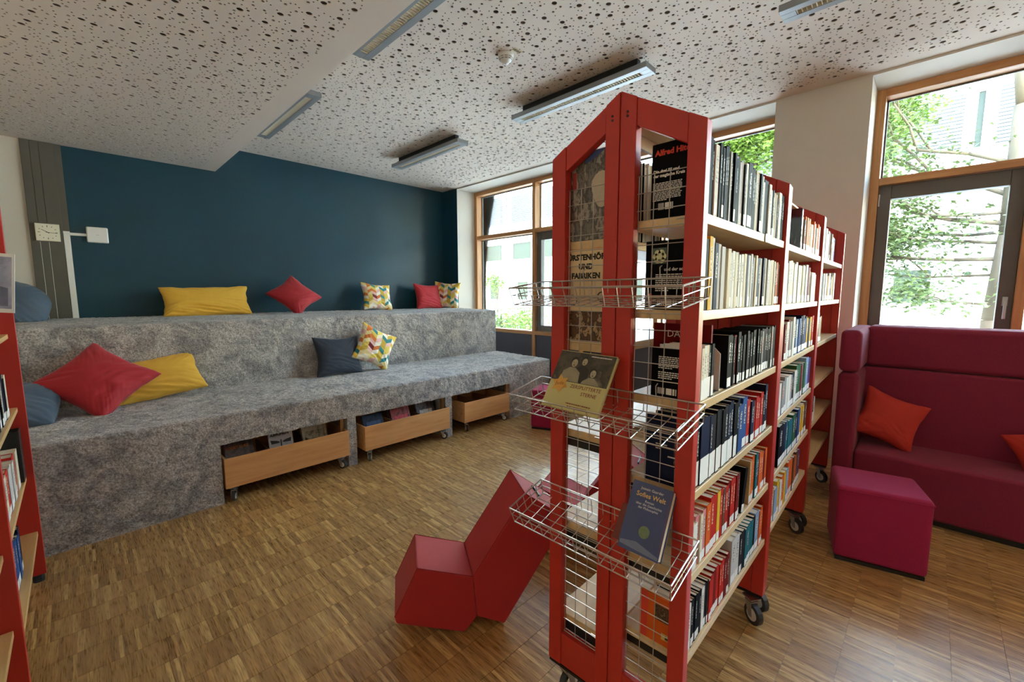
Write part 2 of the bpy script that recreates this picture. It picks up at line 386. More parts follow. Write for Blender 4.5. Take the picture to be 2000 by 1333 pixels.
# perforated ceilings: panels with three sizes of hole punched through, dark fleece above
def hole_tile(S, seed):
    r = random.Random(seed); H_ = []
    for rad, cnt, k in ((0.0165, 14, 14), (0.0085, 34, 9), (0.0048, 84, 6)):
        c = 0; tries = 0
        while c < cnt and tries < 4000:
            tries += 1
            x = r.uniform(rad*1.15, S - rad*1.15); y = r.uniform(rad*1.15, S - rad*1.15)
            gap = {14: 0.075, 9: 0.026, 6: 0.013}[k]
            ok = True
            for (hx, hy, hr, hk) in H_:
                d = math.hypot(x-hx, y-hy)
                if d < hr + rad + (gap if hk == k else 0.006): ok = False; break
            if ok: H_.append((x, y, rad, k)); c += 1
    V = [Vector((0, 0)), Vector((S, 0)), Vector((S, S)), Vector((0, S))]; E_ = [(0, 1), (1, 2), (2, 3), (3, 0)]
    for (x, y, rad, k) in H_:
        b0 = len(V)
        for i in range(k): V.append(Vector((x + rad*math.cos(2*math.pi*i/k), y + rad*math.sin(2*math.pi*i/k))))
        E_ += [(b0+i, b0+(i+1) % k) for i in range(k)]
    v2, e2, f2, *_ = delaunay_2d_cdt(V, E_, [], 1, 1e-6)
    v2 = np.array([(p.x, p.y) for p in v2]); f2 = np.array([f for f in f2 if len(f) == 3])
    cen = v2[f2].mean(axis=1); keep = np.ones(len(f2), bool)
    for (x, y, rad, k) in H_:
        keep &= ((cen[:, 0]-x)**2 + (cen[:, 1]-y)**2) > (rad*math.cos(math.pi/k))**2*0.98
    return v2, f2[keep], H_
TS = 0.5
TILES = [hole_tile(TS, s) for s in (1, 2, 3, 4)]
def perforated(name, x0, x1, y0, y1, z, plain_rects):
    nx = max(1, round((x1-x0)/TS)); ny = max(1, round((y1-y0)/TS)); sx = (x1-x0)/nx; sy = (y1-y0)/ny
    VV, FF, base = [], [], 0
    D = 0.0045
    for i in range(nx):
        for j in range(ny):
            v, f, H_ = TILES[(i*7 + j*5 + (i*j) % 3) % 4]; q = (i*3 + j) % 4
            def rot(a):
                u = a/TS - 0.5
                for _ in range(q): u = np.stack([-u[:, 1], u[:, 0]], 1)
                return u + 0.5
            p = rot(v); P = np.stack([x0 + (i + p[:, 0])*sx, y0 + (j + p[:, 1])*sy, np.full(len(p), z)], 1)
            VV.append(P); FF.append(f[:, ::-1] + base); base += len(P)
            for (hx, hy, rad, k) in H_:
                if k == 6: continue
                t = np.arange(k)*2*np.pi/k
                ring = np.stack([hx + rad*np.cos(t), hy + rad*np.sin(t)], 1); ring = rot(ring)
                R0 = np.stack([x0 + (i + ring[:, 0])*sx, y0 + (j + ring[:, 1])*sy, np.full(k, z)], 1); R1 = R0.copy(); R1[:, 2] += D
                VV.append(R0); VV.append(R1); a = np.arange(k); b2 = (a+1) % k
                FF.append(np.stack([a, b2, b2+k], 1) + base); FF.append(np.stack([a, b2+k, a+k], 1) + base); base += 2*k
    V = np.concatenate(VV); F = np.concatenate(FF)
    ql = []
    for (a, c, b1, d) in plain_rects:
        ql.append([(a, b1, z), (a, d, z), (c, d, z), (c, b1, z)])
    qv = np.array(ql).reshape(-1, 3); qf = np.concatenate([np.stack([np.arange(len(ql))*4, np.arange(len(ql))*4+1, np.arange(len(ql))*4+2], 1), np.stack([np.arange(len(ql))*4, np.arange(len(ql))*4+2, np.arange(len(ql))*4+3], 1)]) + len(V)
    V = np.concatenate([V, qv]); F = np.concatenate([F, qf])
    me = bpy.data.meshes.new(name)
    me.vertices.add(len(V)); me.vertices.foreach_set('co', V.astype(np.float32).ravel())
    me.loops.add(len(F)*3); me.loops.foreach_set('vertex_index', F.astype(np.int32).ravel())
    me.polygons.add(len(F)); me.polygons.foreach_set('loop_start', np.arange(len(F), dtype=np.int32)*3)
    me.update(calc_edges=True); me.validate()
    me.materials.append(M_ceil)
    o = bpy.data.objects.new(name, me); link(o); return struct(o)
up = perforated('ceiling', BX + 0.02, 4.50, -0.9, 6.13, CEIL, [(BX - 0.05, BX + 0.02, YN, YB), (4.50, XW + 0.01, YN, YB), (BX + 0.02, 4.50, YN, -0.9), (BX + 0.02, 4.50, 6.13, YB)])
box('ceiling_fleece', (BX - 0.05, YN, CEIL + 0.006), (5.25, YB + 0.2, CEIL + 0.12), M_felt, up)
lo = perforated('ceiling', -1.3, BX - 0.14, 0.6, 6.07, LOW, [(XL, -1.3, YN, YB), (BX - 0.14, BX - .0125, YN, YB), (-1.3, BX - 0.14, YN, 0.6), (-1.3, BX - 0.14, 6.07, YB)])
box('ceiling_fleece', (XL, YN, LOW + 0.006), (BX - 0.012, YB + 0.2, LOW + 0.1), M_felt, lo)
box('bulkhead_edge', (BX - 0.0125, YN, LOW), (BX, YB, CEIL + 0.01), M_ceil, lo)

# ------------------------------------------------------------------ windows
def window(idx, y0, y1, bays):
    """y0 > y1; bays: list of (ya, yb, openable)"""
    w = bpy.data.objects.new('window_%d' % idx, None); link(w); struct(w)
    x0, x1 = XF, XF + 0.17
    box('frame_head', (x0, y1 + .0625, 3.13), (x1, y0 - .0625, 3.193), M_larchy, w, bevel=0.003)
    box('frame_transom', (x0 + .001, y1 + .0625, 2.395), (x1, y0 - .0625, 2.455), M_larchy, w, bevel=0.003)
    box('frame_sill', (x0 - .008, y1, 0.83), (x1, y0, 0.885), M_larchy, w, bevel=0.003)
    box('frame_jamb', (x0, y0 - 0.062, 0.0), (x1, y0, 3.193), M_larch, w, bevel=0.003)
    box('frame_jamb', (x0, y1, 0.0), (x1, y1 + 0.062, 3.193), M_larch, w, bevel=0.003)
    for i, (ya, yb, op) in enumerate(bays):
        if i < len(bays) - 1: box('frame_mullion', (x0 - .004, yb - 0.055, 0.0), (x1, yb, 3.19), M_larch, w, bevel=0.003)
        xg = XF + 0.125
        box('pane', (xg, yb, 2.455), (xg + .006, ya, 3.13), M_glass, w)
        mb = MB(); t = 0.012
        mb.box((xg - .006, yb, 2.455), (xg + .012, yb + t, 3.13)); mb.box((xg - .006, ya - t, 2.455), (xg + .012, ya, 3.13)); mb.box((xg - .006, yb, 3.118), (xg + .012, ya, 3.13)); mb.box((xg - .006, yb, 2.455), (xg + .012, ya, 2.463))
        mb.build('glazing_gasket', M_sash, w)
        if not op:
            box('pane', (xg, yb, 0.885), (xg + .006, ya, 2.395), M_glass, w)
            mb = MB(); mb.box((xg - .006, yb, .885), (xg + .012, yb + t, 2.395)); mb.box((xg - .006, ya - t, .885), (xg + .012, ya, 2.395)); mb.box((xg - .006, yb, 2.383), (xg + .012, ya, 2.395))
            mb.build('glazing_gasket', M_sash, w)
        else:
            sx0, sx1 = XF + 0.045, XF + 0.13; s = 0.085
            sb = MB(); sb.box((sx0, yb, .89), (sx1, yb + s, 2.39)).box((sx0, ya - s, .89), (sx1, ya, 2.39)).box((sx0, yb + s, .89), (sx1, ya - s, .89 + s)).box((sx0, yb + s, 2.39 - s - .03), (sx1, ya - s, 2.39))
            so = sb.build('sash', M_sash, w, bevel=0.004)
            box('sash_pane', (sx1 - .02, yb + s, .89 + s), (sx1 - .014, ya - s, 2.36 - s + .02), M_glass, so)
            hb = MB(); hb.box((sx0 - .012, yb + .028, 1.36), (sx0, yb + .058, 1.43)); hb.tube((sx0 - .01, yb + .043, 1.40), (sx0 - .045, yb + .043, 1.40), .009, 10); hb.box((sx0 - .052, yb + .034, 1.26), (sx0 - .036, yb + .052, 1.408))
            hb.build('handle', M_steel, so, bevel=0.003)
            hh = MB(); hh.tube((sx0 - .008, ya - .006, 2.22), (sx0 - .008, ya - .006, 2.32), .008, 8); hh.tube((sx0 - .008, ya - .006, .95), (sx0 - .008, ya - .006, 1.04), .008, 8); hh.build('hinge', M_steel, so)
        box('parapet_board', (XF + .02, yb, 0.02), (XF + .06, ya, 0.83), M_parapet, w, bevel=0.003)
    return w
window(1, 5.79, 1.15, [(5.728, 4.445, False), (4.39, 3.54, True), (3.485, 2.45, False), (2.395, 1.212, False)])
window(2, 0.47, -4.1, [(0.408, -0.445, True), (-0.50, -1.70, False), (-1.755, -2.6, True), (-2.655, -4.04, False)])

# ------------------------------------------------------------------ seating platform (two carpeted steps)
plat = thing('seating_platform', 'two-step seating platform covered in plush grey carpet along the dark teal wall', 'seating steps')
def smooth_profile(pts, r, step):
    out = []
    P = [Vector(p) for p in pts]
    for i, p in enumerate(P):
        if 0 < i < len(P) - 1:
            a = (P[i-1]-p).normalized(); b_ = (P[i+1]-p).normalized()
            for t in np.linspace(0, 1, 5):
                q = (p + a*r)*(1-t)**2 + p*2*t*(1-t) + (p + b_*r)*t**2; out.append(q)
        else: out.append(p)
    res = [out[0]]
    for a, b_ in zip(out, out[1:]):
        n_ = max(1, int((b_-a).length/step))
        for k in range(1, n_+1): res.append(a.lerp(b_, k/n_))
    return res
def carpet_sheet(name, prof, x0, x1f, step=0.010, amp=0.0022, r=0.02, ragged=0.0):
    """prof: (y,z) polyline swept along x; x1f(y) gives the right end"""
    pr = smooth_profile([(p[0], p[1], 0) for p in prof], r, step)
    Y = np.array([p[0] for p in pr]); Z = np.array([p[1] for p in pr])
    x1m = max(x1f(y) for y in Y); nx = int((x1m-x0)/step) + 1
    T = np.linspace(0, 1, nx)
    XX = np.array([x0 + (x1f(y)-x0)*T for y in Y]); YY = np.repeat(Y[:, None], nx, 1); ZZ = np.repeat(Z[:, None], nx, 1)
    dy = np.gradient(Y); dz = np.gradient(Z); ln = np.hypot(dy, dz); ny_, nz_ = (dz/ln), (-dy/ln)
    R = rng.normal(0, 1, XX.shape); R = (R + np.roll(R, 1, 0) + np.roll(R, 1, 1) + np.roll(R, -1, 1))/2.0
    lowf = np.array([[mnoise.noise(Vector((x*5, y*5, z*5))) for x in XX[0, ::8]] for y, z in zip(Y, Z)])
    lowf = np.repeat(lowf, 8, 1)[:, :nx]
    d = amp*R + 0.004*lowf
    YY = YY + d*ny_[:, None]; ZZ = ZZ + d*nz_[:, None]
    if ragged:
        rg = np.array([mnoise.noise(Vector((x*16, 3.3, 0)))*ragged + mnoise.noise(Vector((x*60, 1.3, 0)))*ragged*0.4 for x in XX[-1]])
        k = min(14, len(Y)-1)
        for i in range(k): ZZ[-1-i] += rg*(1 - i/k)
    V = np.stack([XX, YY, ZZ], -1).reshape(-1, 3); ny = len(Y)
    idx = np.arange(ny*nx).reshape(ny, nx); a = idx[:-1, :-1].ravel(); b_ = idx[:-1, 1:].ravel(); c = idx[1:, 1:].ravel(); dd = idx[1:, :-1].ravel()
    F = np.stack([a, dd, c, b_], 1)
    me = bpy.data.meshes.new(name); me.vertices.add(len(V)); me.vertices.foreach_set('co', V.astype(np.float32).ravel())
    me.loops.add(F.size); me.loops.foreach_set('vertex_index', F.astype(np.int32).ravel()); me.polygons.add(len(F)); me.polygons.foreach_set('loop_start', np.arange(len(F), dtype=np.int32)*4)
    me.update(calc_edges=True); me.polygons.foreach_set('use_smooth', [True]*len(F)); me.materials.append(M_carpet)
    o = bpy.data.objects.new(name, me); return link(o, plat)
YFp, YR, ZL, ZU = 3.447, 4.5195, 0.635, 1.228
PXL = -1.7
carpet_sheet('upper_step', [(YB - .022, ZU), (YR, ZU), (YR, ZL - 0.01)], PXL, lambda y: 4.287 + max(0, min(1, (y - YR)/1.27))*0.33)
carpet_sheet('lower_step', [(YR + 0.01, ZL), (YFp, ZL), (YFp, 0.425)], PXL, lambda y: 4.218 + max(0, min(1, (y-YFp)/1.07))*0.07, ragged=0.006)
carpet_sheet('plinth', [(YFp + 0.001, 0.432), (YFp, 0.0)], PXL, lambda y: 0.64, r=0.0001)
carpet_sheet('end_block', [(YFp + 0.001, 0.432), (YFp, 0.0)], 3.545, lambda y: 4.218, r=0.0001)
M_cdark = M_carpet
for (a, b_) in ((1.547, 1.623), (2.568, 2.65)):
    carpet_sheet('post', [(YFp + .45, 0.43), (YFp + .45, 0.0)], a, lambda y, b_=b_: b_, r=0.0001, step=0.02)
    box('post_core', (a + .002, YFp + 0.012, 0.0), (b_ - .002, YFp + .44, 0.44), M_carpet, plat, bevel=0.006)
    carpet_sheet('post', [(YFp + 0.01, 0.43), (YFp + 0.008, 0.0)], a, lambda y, b_=b_: b_, r=0.0001)
box('end_block_core', (3.50, YFp + 0.012, 0.0), (4.21, YR, 0.60), M_carpet, plat, bevel=0.01)
box('end_block_core', (3.55, YR, 0.0), (4.28, YB - .03, 1.19), M_carpet, plat, bevel=0.01)
box('plinth_core', (PXL, YFp + 0.012, 0.0), (0.635, YR, 0.60), M_carpet, plat, bevel=0.006)
M_under = wood('plywood', srgb(150, 108, 66), srgb(178, 134, 86), 0)
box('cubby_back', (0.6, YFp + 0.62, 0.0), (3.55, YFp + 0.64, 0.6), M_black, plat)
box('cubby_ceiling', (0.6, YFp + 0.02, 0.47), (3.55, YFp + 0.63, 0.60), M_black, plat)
for xx in (1.50, 2.545, 3.47):
    box('cubby_batten', (xx, YFp + 0.04, 0.0), (xx + 0.028, YFp + 0.07, 0.46), M_under, plat, bevel=0.002)

# ------------------------------------------------------------------ casters
def caster(parent, x, y, z0, r=0.036, ang=0.0):
    """wheel on the floor at z0, fork up to the plate"""
    c = bpy.data.objects.new('caster', None); c.empty_display_size = .02; link(c, parent); c.location = (x, y, z0); c.rotation_euler = (0, 0, ang)
    w = MB()
    w.tube((-.011, 0, r), (.011, 0, r), r, 18); w.build('wheel', M_rubber, c)
    h = MB(); h.tube((-.013, 0, r), (.013, 0, r), r*0.62, 14); h.build('hub', M_plastic, c)
    f = MB()
    for s in (-1, 1):
        f.prism([(s*.016, -.008, r-.008), (s*.016, .010, r-.008), (s*.016, .034, r*2+.008), (s*.016, .0, r*2+.008)], (s*.003, 0, 0))
    f.box((-.019, -.002, r*2+.006), (.019, .036, r*2+.011)); f.tube((0, .018, r*2+.01), (0, .018, r*2+.026), .011, 10); f.box((-.026, -.01, r*2+.024), (.026, .046, r*2+.028))
    f.tube((0, 0, r), (.02, 0, r), .006, 8)
    f.build('fork', M_steel, c)
    return c

# ------------------------------------------------------------------ crates
def crate(x0, x1, y0, label, z0=0.106, h=0.214, depth=0.42, divs=(0.34, 0.67)):
    t = thing('book_crate', label, 'crate', ((x0+x1)/2, y0, 0), 0, 'rolling book crates under the carpeted steps')
    L = (x1-x0)/2; th = 0.016
    box('front_panel', (-L, 0, z0), (L, th, z0+h), M_crate, t, bevel=0.0015)
    box('back_panel', (-L, depth-th, z0), (L, depth, z0+h), M_crate, t, bevel=0.0015)
    for s in (-1, 1): box('side_panel', (s*L, th+.0005, z0), (s*(L-th), depth-th-.0005, z0+h), M_crate, t, bevel=0.0015)
    box('bottom', (-L+th, th, z0+.004), (L-th, depth-th, z0+.016), M_cratein, t)
    for d in divs: box('divider', (-L+2*L*d-.005, th, z0+.016), (-L+2*L*d+.005, depth-th, z0+h-.02), M_cratein, t)
    for sx in (-1, 1):
        for yy in (0.03, depth-.07): caster(t, sx*(L-.05), yy, 0, r=0.033, ang=0.5*sx)
    return t
crate(0.652, 1.546, 3.432, 'orange beech crate on casters holding the white lettered drawing book')
crate(1.680, 2.594, 3.417, 'middle orange beech crate on casters with comics in three compartments')
crate(2.800, 3.468, 3.432, 'empty pale beech crate on casters nearest the window')

# ------------------------------------------------------------------ books
def unit_book():
    c = MB(); t = .09
    c.box((0, 0, 0), (t, 1, 1)); c.box((1-t, 0, 0), (1, 1, 1)); c.box((t, 0, 0), (1-t, .018, 1))
    p = MB(); p.box((t, .018, .012), (1-t, .975, .988))
    l = MB(); l.box((.06, -.004, .03), (.94, 0, .20))
    l2 = MB(); l2.box((.02, -.004, .02), (.98, 0, .40))
    ti = MB(); ti.box((.36, -.003, .48), (.66, 0, .86))
    return [m.mesh(nm) for m, nm in ((c, 'book'), (p, 'pages'), (l, 'spine_label'), (l2, 'spine_label'), (ti, 'spine_title'))]
UB = unit_book()
for me in UB: me.materials.append(M_paper)
def setmat(o, m):
    o.material_slots[0].link = 'OBJECT'; o.material_slots[0].material = m
BC = {}
def bookmat(name, col, var=0.10):
    if name not in BC: BC[name] = plain('cover_' + name, srgb(*col), 0.6, var=var, scale=25, spec=0.05)
    return BC[name]
PAL = {'black': (17, 16, 18), 'charcoal': (40, 38, 42), 'white': (222, 218, 208), 'cream': (214, 204, 178), 'grey': (150, 148, 146), 'pale grey': (196, 194, 190), 'navy': (30, 36, 62), 'blue': (52, 84, 140),
       'pale blue': (140, 164, 196), 'red': (184, 44, 36), 'dark red': (120, 28, 30), 'orange': (214, 98, 40), 'yellow': (222, 176, 52), 'teal': (40, 104, 112), 'green': (62, 104, 66), 'brown': (112, 74, 52), 'pink': (206, 130, 132), 'purple': (88, 60, 110), 'tan': (186, 150, 104)}
def ordn(k): return '%d%s' % (k, 'th' if 10 <= k % 100 <= 20 else {1: 'st', 2: 'nd', 3: 'rd'}.get(k % 10, 'th'))
def book(mw, t, h, d, col, label, group, sticker=1, title=True, cat='book'):
    """origin: near lower spine edge; +x thickness, +y from spine to fore-edge, +z up"""
    o = bpy.data.objects.new('book', UB[0]); link(o); setmat(o, bookmat(col, PAL[col]))
    o.matrix_world = mw @ Matrix.Diagonal((t, d, h, 1))
    tag(o, label, cat, group)
    p = bpy.data.objects.new('pages', UB[1]); link(p, o)
    if sticker:
        s = bpy.data.objects.new('spine_label', UB[2 if sticker == 1 else 3]); link(s, o); setmat(s, M_label)
    if title and t > 0.012 and random.random() < .55:
        s = bpy.data.objects.new('spine_title', UB[4]); link(s, o)
        setmat(s, M_title_w if col in ('black', 'charcoal', 'navy', 'blue', 'dark red', 'teal', 'green', 'brown', 'purple') else (M_title_d if col in ('white', 'cream', 'pale grey', 'yellow', 'tan', 'pale blue', 'pink') else M_title_c))
    return o
BT = 1.55
def thick(t): return 'thin' if t < .018 else ('thick' if t > .032 else 'medium')

def row(base, x_start, x_end, spec, where, group, endword, seed, depth=0.145, yjit=0.006, fill=1.0, sticker=1, gaps=(), count0=0, bt=1.62, stp=0.85):
    """fills one shelf with books. base: matrix of shelf frame (x along shelf, y into shelf, z up)"""
    r = random.Random(seed); x = x_start; k = count0; si = 0; made = []
    while x < x_end:
        cols, tr, hr = spec[min(si, len(spec)-1)][:3]; upto = spec[min(si, len(spec)-1)][3] if len(spec[min(si, len(spec)-1)]) > 3 else 1.0
        if (x - x_start)/(x_end - x_start) > upto and si < len(spec)-1: si += 1; continue
        t = r.uniform(*tr)*bt; h = r.uniform(*hr); col = r.choice(cols)
        if x + t > x_end: break
        for g0, g1 in gaps:
            if g0 <= x < g1: x = g1
        if x + t > x_end: break
        k += 1
        lean = r.uniform(-0.006, 0.006)
        mw = base @ Matrix.Translation((x, r.uniform(0, yjit), 0)) @ Matrix.Rotation(lean*0.5, 4, 'Y')
        lab = '%s %s book, %s from the %s, %s' % (thick(t), col, ordn(k), endword, where)
        d = min(depth, h*0.72)*r.uniform(0.94, 1.0)
        made.append(book(mw, t, h, d, col, lab, group, sticker if r.random() < stp else 0))
        x += t + r.uniform(0.0004, 0.0012)
    return made

# ------------------------------------------------------------------ the red bookcase row
LV = [0.401, 0.654, 0.907, 1.161, 1.415, 1.669]        # right-hand side, board tops
LVL = [0.31, 0.665, 1.0, 1.30, 1.63]                    # far side
HWD = 0.2435
def gz(y): return 2.03 - abs(y)/HWD*0.137
def post(mb, x0, x1, ya, yb, zb=0.13):
    pts = [(x0, ya, zb), (x0, yb, zb), (x0, yb, gz(yb)), (x0, ya, gz(ya))]
    mb.prism(pts, (x1-x0, 0, 0)); return mb
def end_panel(t, x0, x1, wires):
    for (a, b_) in ((-HWD, -.1955), (-.051, -.0012), (.0012, .047), (.190, HWD)):
        post(MB(), x0, x1, a, b_).build('post', M_red, t, bevel=0.003)
    for (a, b_) in ((-.195, -.0515), (.0475, .1895)):
        xa, xb = x0 + .003, x1 - .003
        MB().prism([(xa, a, gz(a)-.076), (xa, b_, gz(b_)-.076), (xa, b_, gz(b_)-.001), (xa, a, gz(a)-.001)], (xb-xa, 0, 0)).build('top_rail', M_red, t, bevel=0.002)
        MB().box((xa, a, .131), (xb, b_, .252)).build('bottom_rail', M_red, t, bevel=0.002)
        if wires:
            w = MB(); xg = x0 + .019
            ys = np.linspace(a + .004, b_ - .004, 4)
            for y in ys: w.tube((xg, y, .256), (xg, y, 1.789), .0014, 5)
            for k in range(33):
                z = .258 + k*(1.788-.258)/32; w.tube((xg - .003, a + .001, z), (xg - .003, b_ - .001, z), .0014, 5)
            for z in (.31, 1.0, 1.66): w.tube((xg - .003, a + .004, z), (xg - .003, a + .026, z), .0022, 5)
            w.build('wire_grid', M_chrome, t)
        else:
            MB().prism([(xa + .008, a, .25), (xa + .008, b_, .25), (xa + .008, b_, gz(b_)-.07), (xa + .008, a, gz(a)-.07)], (.008, 0, 0)).build('infill_board', M_red, t)
    box('base_strip', (x0 + .001, -HWD + .004, .12), (x1 - .001, HWD - .004, .1295), M_black, t)
def bookcase(label, x, y, ang, L, wires):
    t = thing('bookcase', label, 'bookcase', (x, y, 0), ang, 'red double-sided bookcases in a row')
    end_panel(t, 0, .034, wires); end_panel(t, L-.034, L, False)
    if wires:
        s = MB()
        for yy in (.024, -.024):
            for zz in (1.968, 1.956): s.disc((-.0005, yy, zz), .0035, (1, 0, 0), 10, .003)
        s.build('screws', M_black, t)
    for z in LV:
        b_ = box('shelf_board', (.0345, -HWD + .006, z - .027), (L - .0345, -.03, z), M_beech, t, bevel=0.002)
        if z < 1.0: box('shelf_bracket', (.0345, -HWD + .03, z - .05), (.040, -.03, z - .0275), M_black, t)
    for z in LVL:
        box('shelf_board', (.0345, .03, z - .027), (L - .0345, HWD - .006, z), M_beech, t, bevel=0.002)
        if z < 1.1: box('shelf_bracket', (.0345, .03, z - .058), (.042, HWD - .03, z - .0275), M_black, t)
    box('crest_board', (.036, -.115, 1.946), (L - .036, .004, 1.956), M_beech, t)
    box('crest_strip', (.036, .006, 1.908), (L - .036, .016, 1.956), M_under, t)
    for xx in (.05, L - .05):
        for s in (-1, 1): caster(t, xx, s*(HWD - .045) - .018, 0, r=0.045, ang=0.4 + s)
    return t
U1 = dict(x=1.13, y=.673, a=math.radians(.5), L=.925)
U2 = dict(x=2.06, y=.684, a=math.radians(1.6), L=.975)
U3 = dict(x=3.04, y=.712, a=math.radians(1.2), L=.965)
bc1 = bookcase('nearest red bookcase with wire-grid gable end and three wire baskets', U1['x'], U1['y'], U1['a'], U1['L'], True)
bc2 = bookcase('middle red bookcase of the row, between the nearest one and the wall pier', U2['x'], U2['y'], U2['a'], U2['L'], False)
bc3 = bookcase('farthest red bookcase of the row, half empty, against the white pier', U3['x'], U3['y'], U3['a'], U3['L'], False)
def ubase(U, z, y=-HWD + .010): return Matrix.Translation((U['x'], U['y'], 0)) @ Matrix.Rotation(U['a'], 4, 'Z') @ Matrix.Translation((0, y, z + .0005))
LN = ['bottom shelf', 'second shelf up', 'third shelf up', 'fourth shelf up', 'fifth shelf up', 'top shelf']
E1 = 'wire-grid end'
def g1(i): return 'books on the %s of the nearest bookcase' % LN[i]
X0, X1 = .040, U1['L'] - .040
# top shelf: black and white magazine-thin spines
row(ubase(U1, LV[5]), X0, X1, [(['black', 'white', 'black', 'charcoal', 'white', 'pale grey'], (.009, .016), (.188, .206), .40), (['black'], (.03, .034), (.200, .204), .44), (['black', 'white', 'cream', 'pale grey', 'black'], (.009, .019), (.176, .198), .66), (['black'], (.036, .04), (.186, .19), .70), (['white', 'black', 'cream', 'white'], (.011, .022), (.150, .182), 1.)], '%s of nearest bookcase' % LN[5], g1(5), E1, 21, stp=.3, bt=1.3)
row(ubase(U1, LV[4]), X0, X1, [(['dark red', 'black'], (.012, .014), (.19, .2), .045), (['yellow'], (.012, .014), (.198, .2), .068), (['white'], (.014, .016), (.196, .2), .095), (['navy', 'pale grey', 'navy'], (.012, .018), (.176, .186), .2), (['white', 'cream', 'pale grey', 'white', 'cream', 'pale grey', 'navy'], (.010, .017), (.166, .178), .9), (['tan', 'orange', 'brown'], (.012, .016), (.16, .172), 1.)], '%s of nearest bookcase' % LN[4], g1(4), E1, 22, stp=.15)
row(ubase(U1, LV[3]), X0, X0 + .135, [(['white', 'black', 'white', 'charcoal', 'cream'], (.010, .016), (.148, .156))], '%s of nearest bookcase' % LN[3], g1(3), E1, 23, sticker=2)
n4 = 12
row(ubase(U1, LV[3]), X0 + .245, X1, [(['black'], (.02, .024), (.166, .17), .06), (['dark red', 'black', 'red'], (.008, .014), (.155, .165), .16), (['black', 'charcoal', 'black', 'black', 'grey'], (.009, .018), (.155, .172), 1.)], '%s of nearest bookcase' % LN[3], g1(3), E1, 24, count0=n4)
row(ubase(U1, LV[2]), X0, X0 + .40, [(['navy', 'black', 'navy', 'charcoal'], (.012, .022), (.186, .200))], '%s of nearest bookcase' % LN[2], g1(2), E1, 25, sticker=2)
row(ubase(U1, LV[2]), X0 + .405, X0 + .80, [(['blue', 'navy', 'pale grey'], (.020, .034), (.160, .20), .2), (['red', 'navy', 'black', 'green', 'navy', 'purple', 'brown'], (.014, .026), (.150, .168), .8), (['navy'], (.018, .022), (.18, .19), 1.)], '%s of nearest bookcase' % LN[2], g1(2), E1, 26, count0=26)
row(ubase(U1, LV[1]), X0, X0 + .47, [(['pink', 'white', 'cream', 'red'], (.010, .018), (.140, .160), .25), (['orange', 'red', 'yellow', 'red'], (.012, .022), (.160, .176), .5), (['dark red', 'brown', 'red', 'red'], (.013, .022), (.160, .174), 1.)], '%s of nearest bookcase' % LN[1], g1(1), E1, 27)
row(ubase(U1, LV[1]), X0 + .575, X1, [(['orange', 'teal', 'tan'], (.012, .02), (.17, .18), .3), (['red', 'orange', 'dark red', 'orange', 'red'], (.013, .024), (.155, .172), 1.)], '%s of nearest bookcase' % LN[1], g1(1), E1, 28, count0=31)
bk = book(ubase(U1, LV[1]) @ Matrix.Translation((X0 + .485, .002, .0)) @ Matrix.Rotation(math.radians(13), 4, 'Y'), .03, .168, .13, 'black', 'thick black book leaning over on the second shelf up of nearest bookcase', g1(1))
row(ubase(U1, LV[0]), X0, X0 + .40, [(['charcoal', 'black', 'white', 'black'], (.008, .014), (.142, .152), .45), (['red', 'red', 'dark red'], (.011, .017), (.142, .152), 1.)], '%s of nearest bookcase' % LN[0], g1(0), E1, 29)
row(ubase(U1, LV[0]), X0 + .415, X1, [(['pale grey', 'grey'], (.026, .034), (.17, .178), .12), (['black', 'charcoal', 'navy'], (.012, .02), (.145, .165), .35), (['brown', 'black', 'teal', 'green'], (.013, .02), (.15, .158), .65), (['navy', 'pale blue', 'cream'], (.02, .032), (.15, .165), .8), (['red', 'yellow', 'orange', 'yellow'], (.016, .024), (.15, .168), .93), (['pale grey'], (.02, .024), (.17, .174), 1.)], '%s of nearest bookcase' % LN[0], g1(0), E1, 30, count0=32)
# bookends on the fourth shelf
def bookend(mat, label, x, h, w):
    o = MB(); o.prism([(0, .01, 0), (0, w, 0), (0, w, h - .02), (0, w - .02, h), (0, .03, h), (0, .01, h - .02)], (.002, 0, 0)); o.box((0, .01, 0), (.06, w, .0015))
    q = o.build('bookend', mat); q.matrix_world = ubase(U1, LV[3]) @ Matrix.Translation((x, 0, 0)); tag(q, label, 'bookend'); return q
bookend(M_black, 'black metal bookend on the fourth shelf holding the pale books upright', X0 + .140, .125, .13)
be = bookend(M_plastic, 'white metal bookend on the fourth shelf beside the tall black books', X0 + .205, .135, .135)
be2 = MB(); be2.box((-.0012, .03, .004), (0, .036, .03)); be2.box((-.0012, .045, .004), (0, .05, .04)); o = be2.build('slot', M_black, be)
# shelf number card clipped on the top shelf
sc = MB(); sc.box((0, -.002, -.026), (.075, 0, .002)); q = sc.build('shelf_card', plain('card_holder', srgb(206, 216, 228), .3)); q.matrix_world = ubase(U1, LV[5], -HWD + .004) @ Matrix.Translation((.60, 0, -.001)); tag(q, 'small clear card holder clipped on the top shelf edge', 'card holder')
MB().box((.03, -.0026, -.02), (.036, -.002, -.006)).box((.042, -.0026, -.02), (.05, -.002, -.006)).build('card_print', plain('card_blue', srgb(110, 130, 170), .5), q)
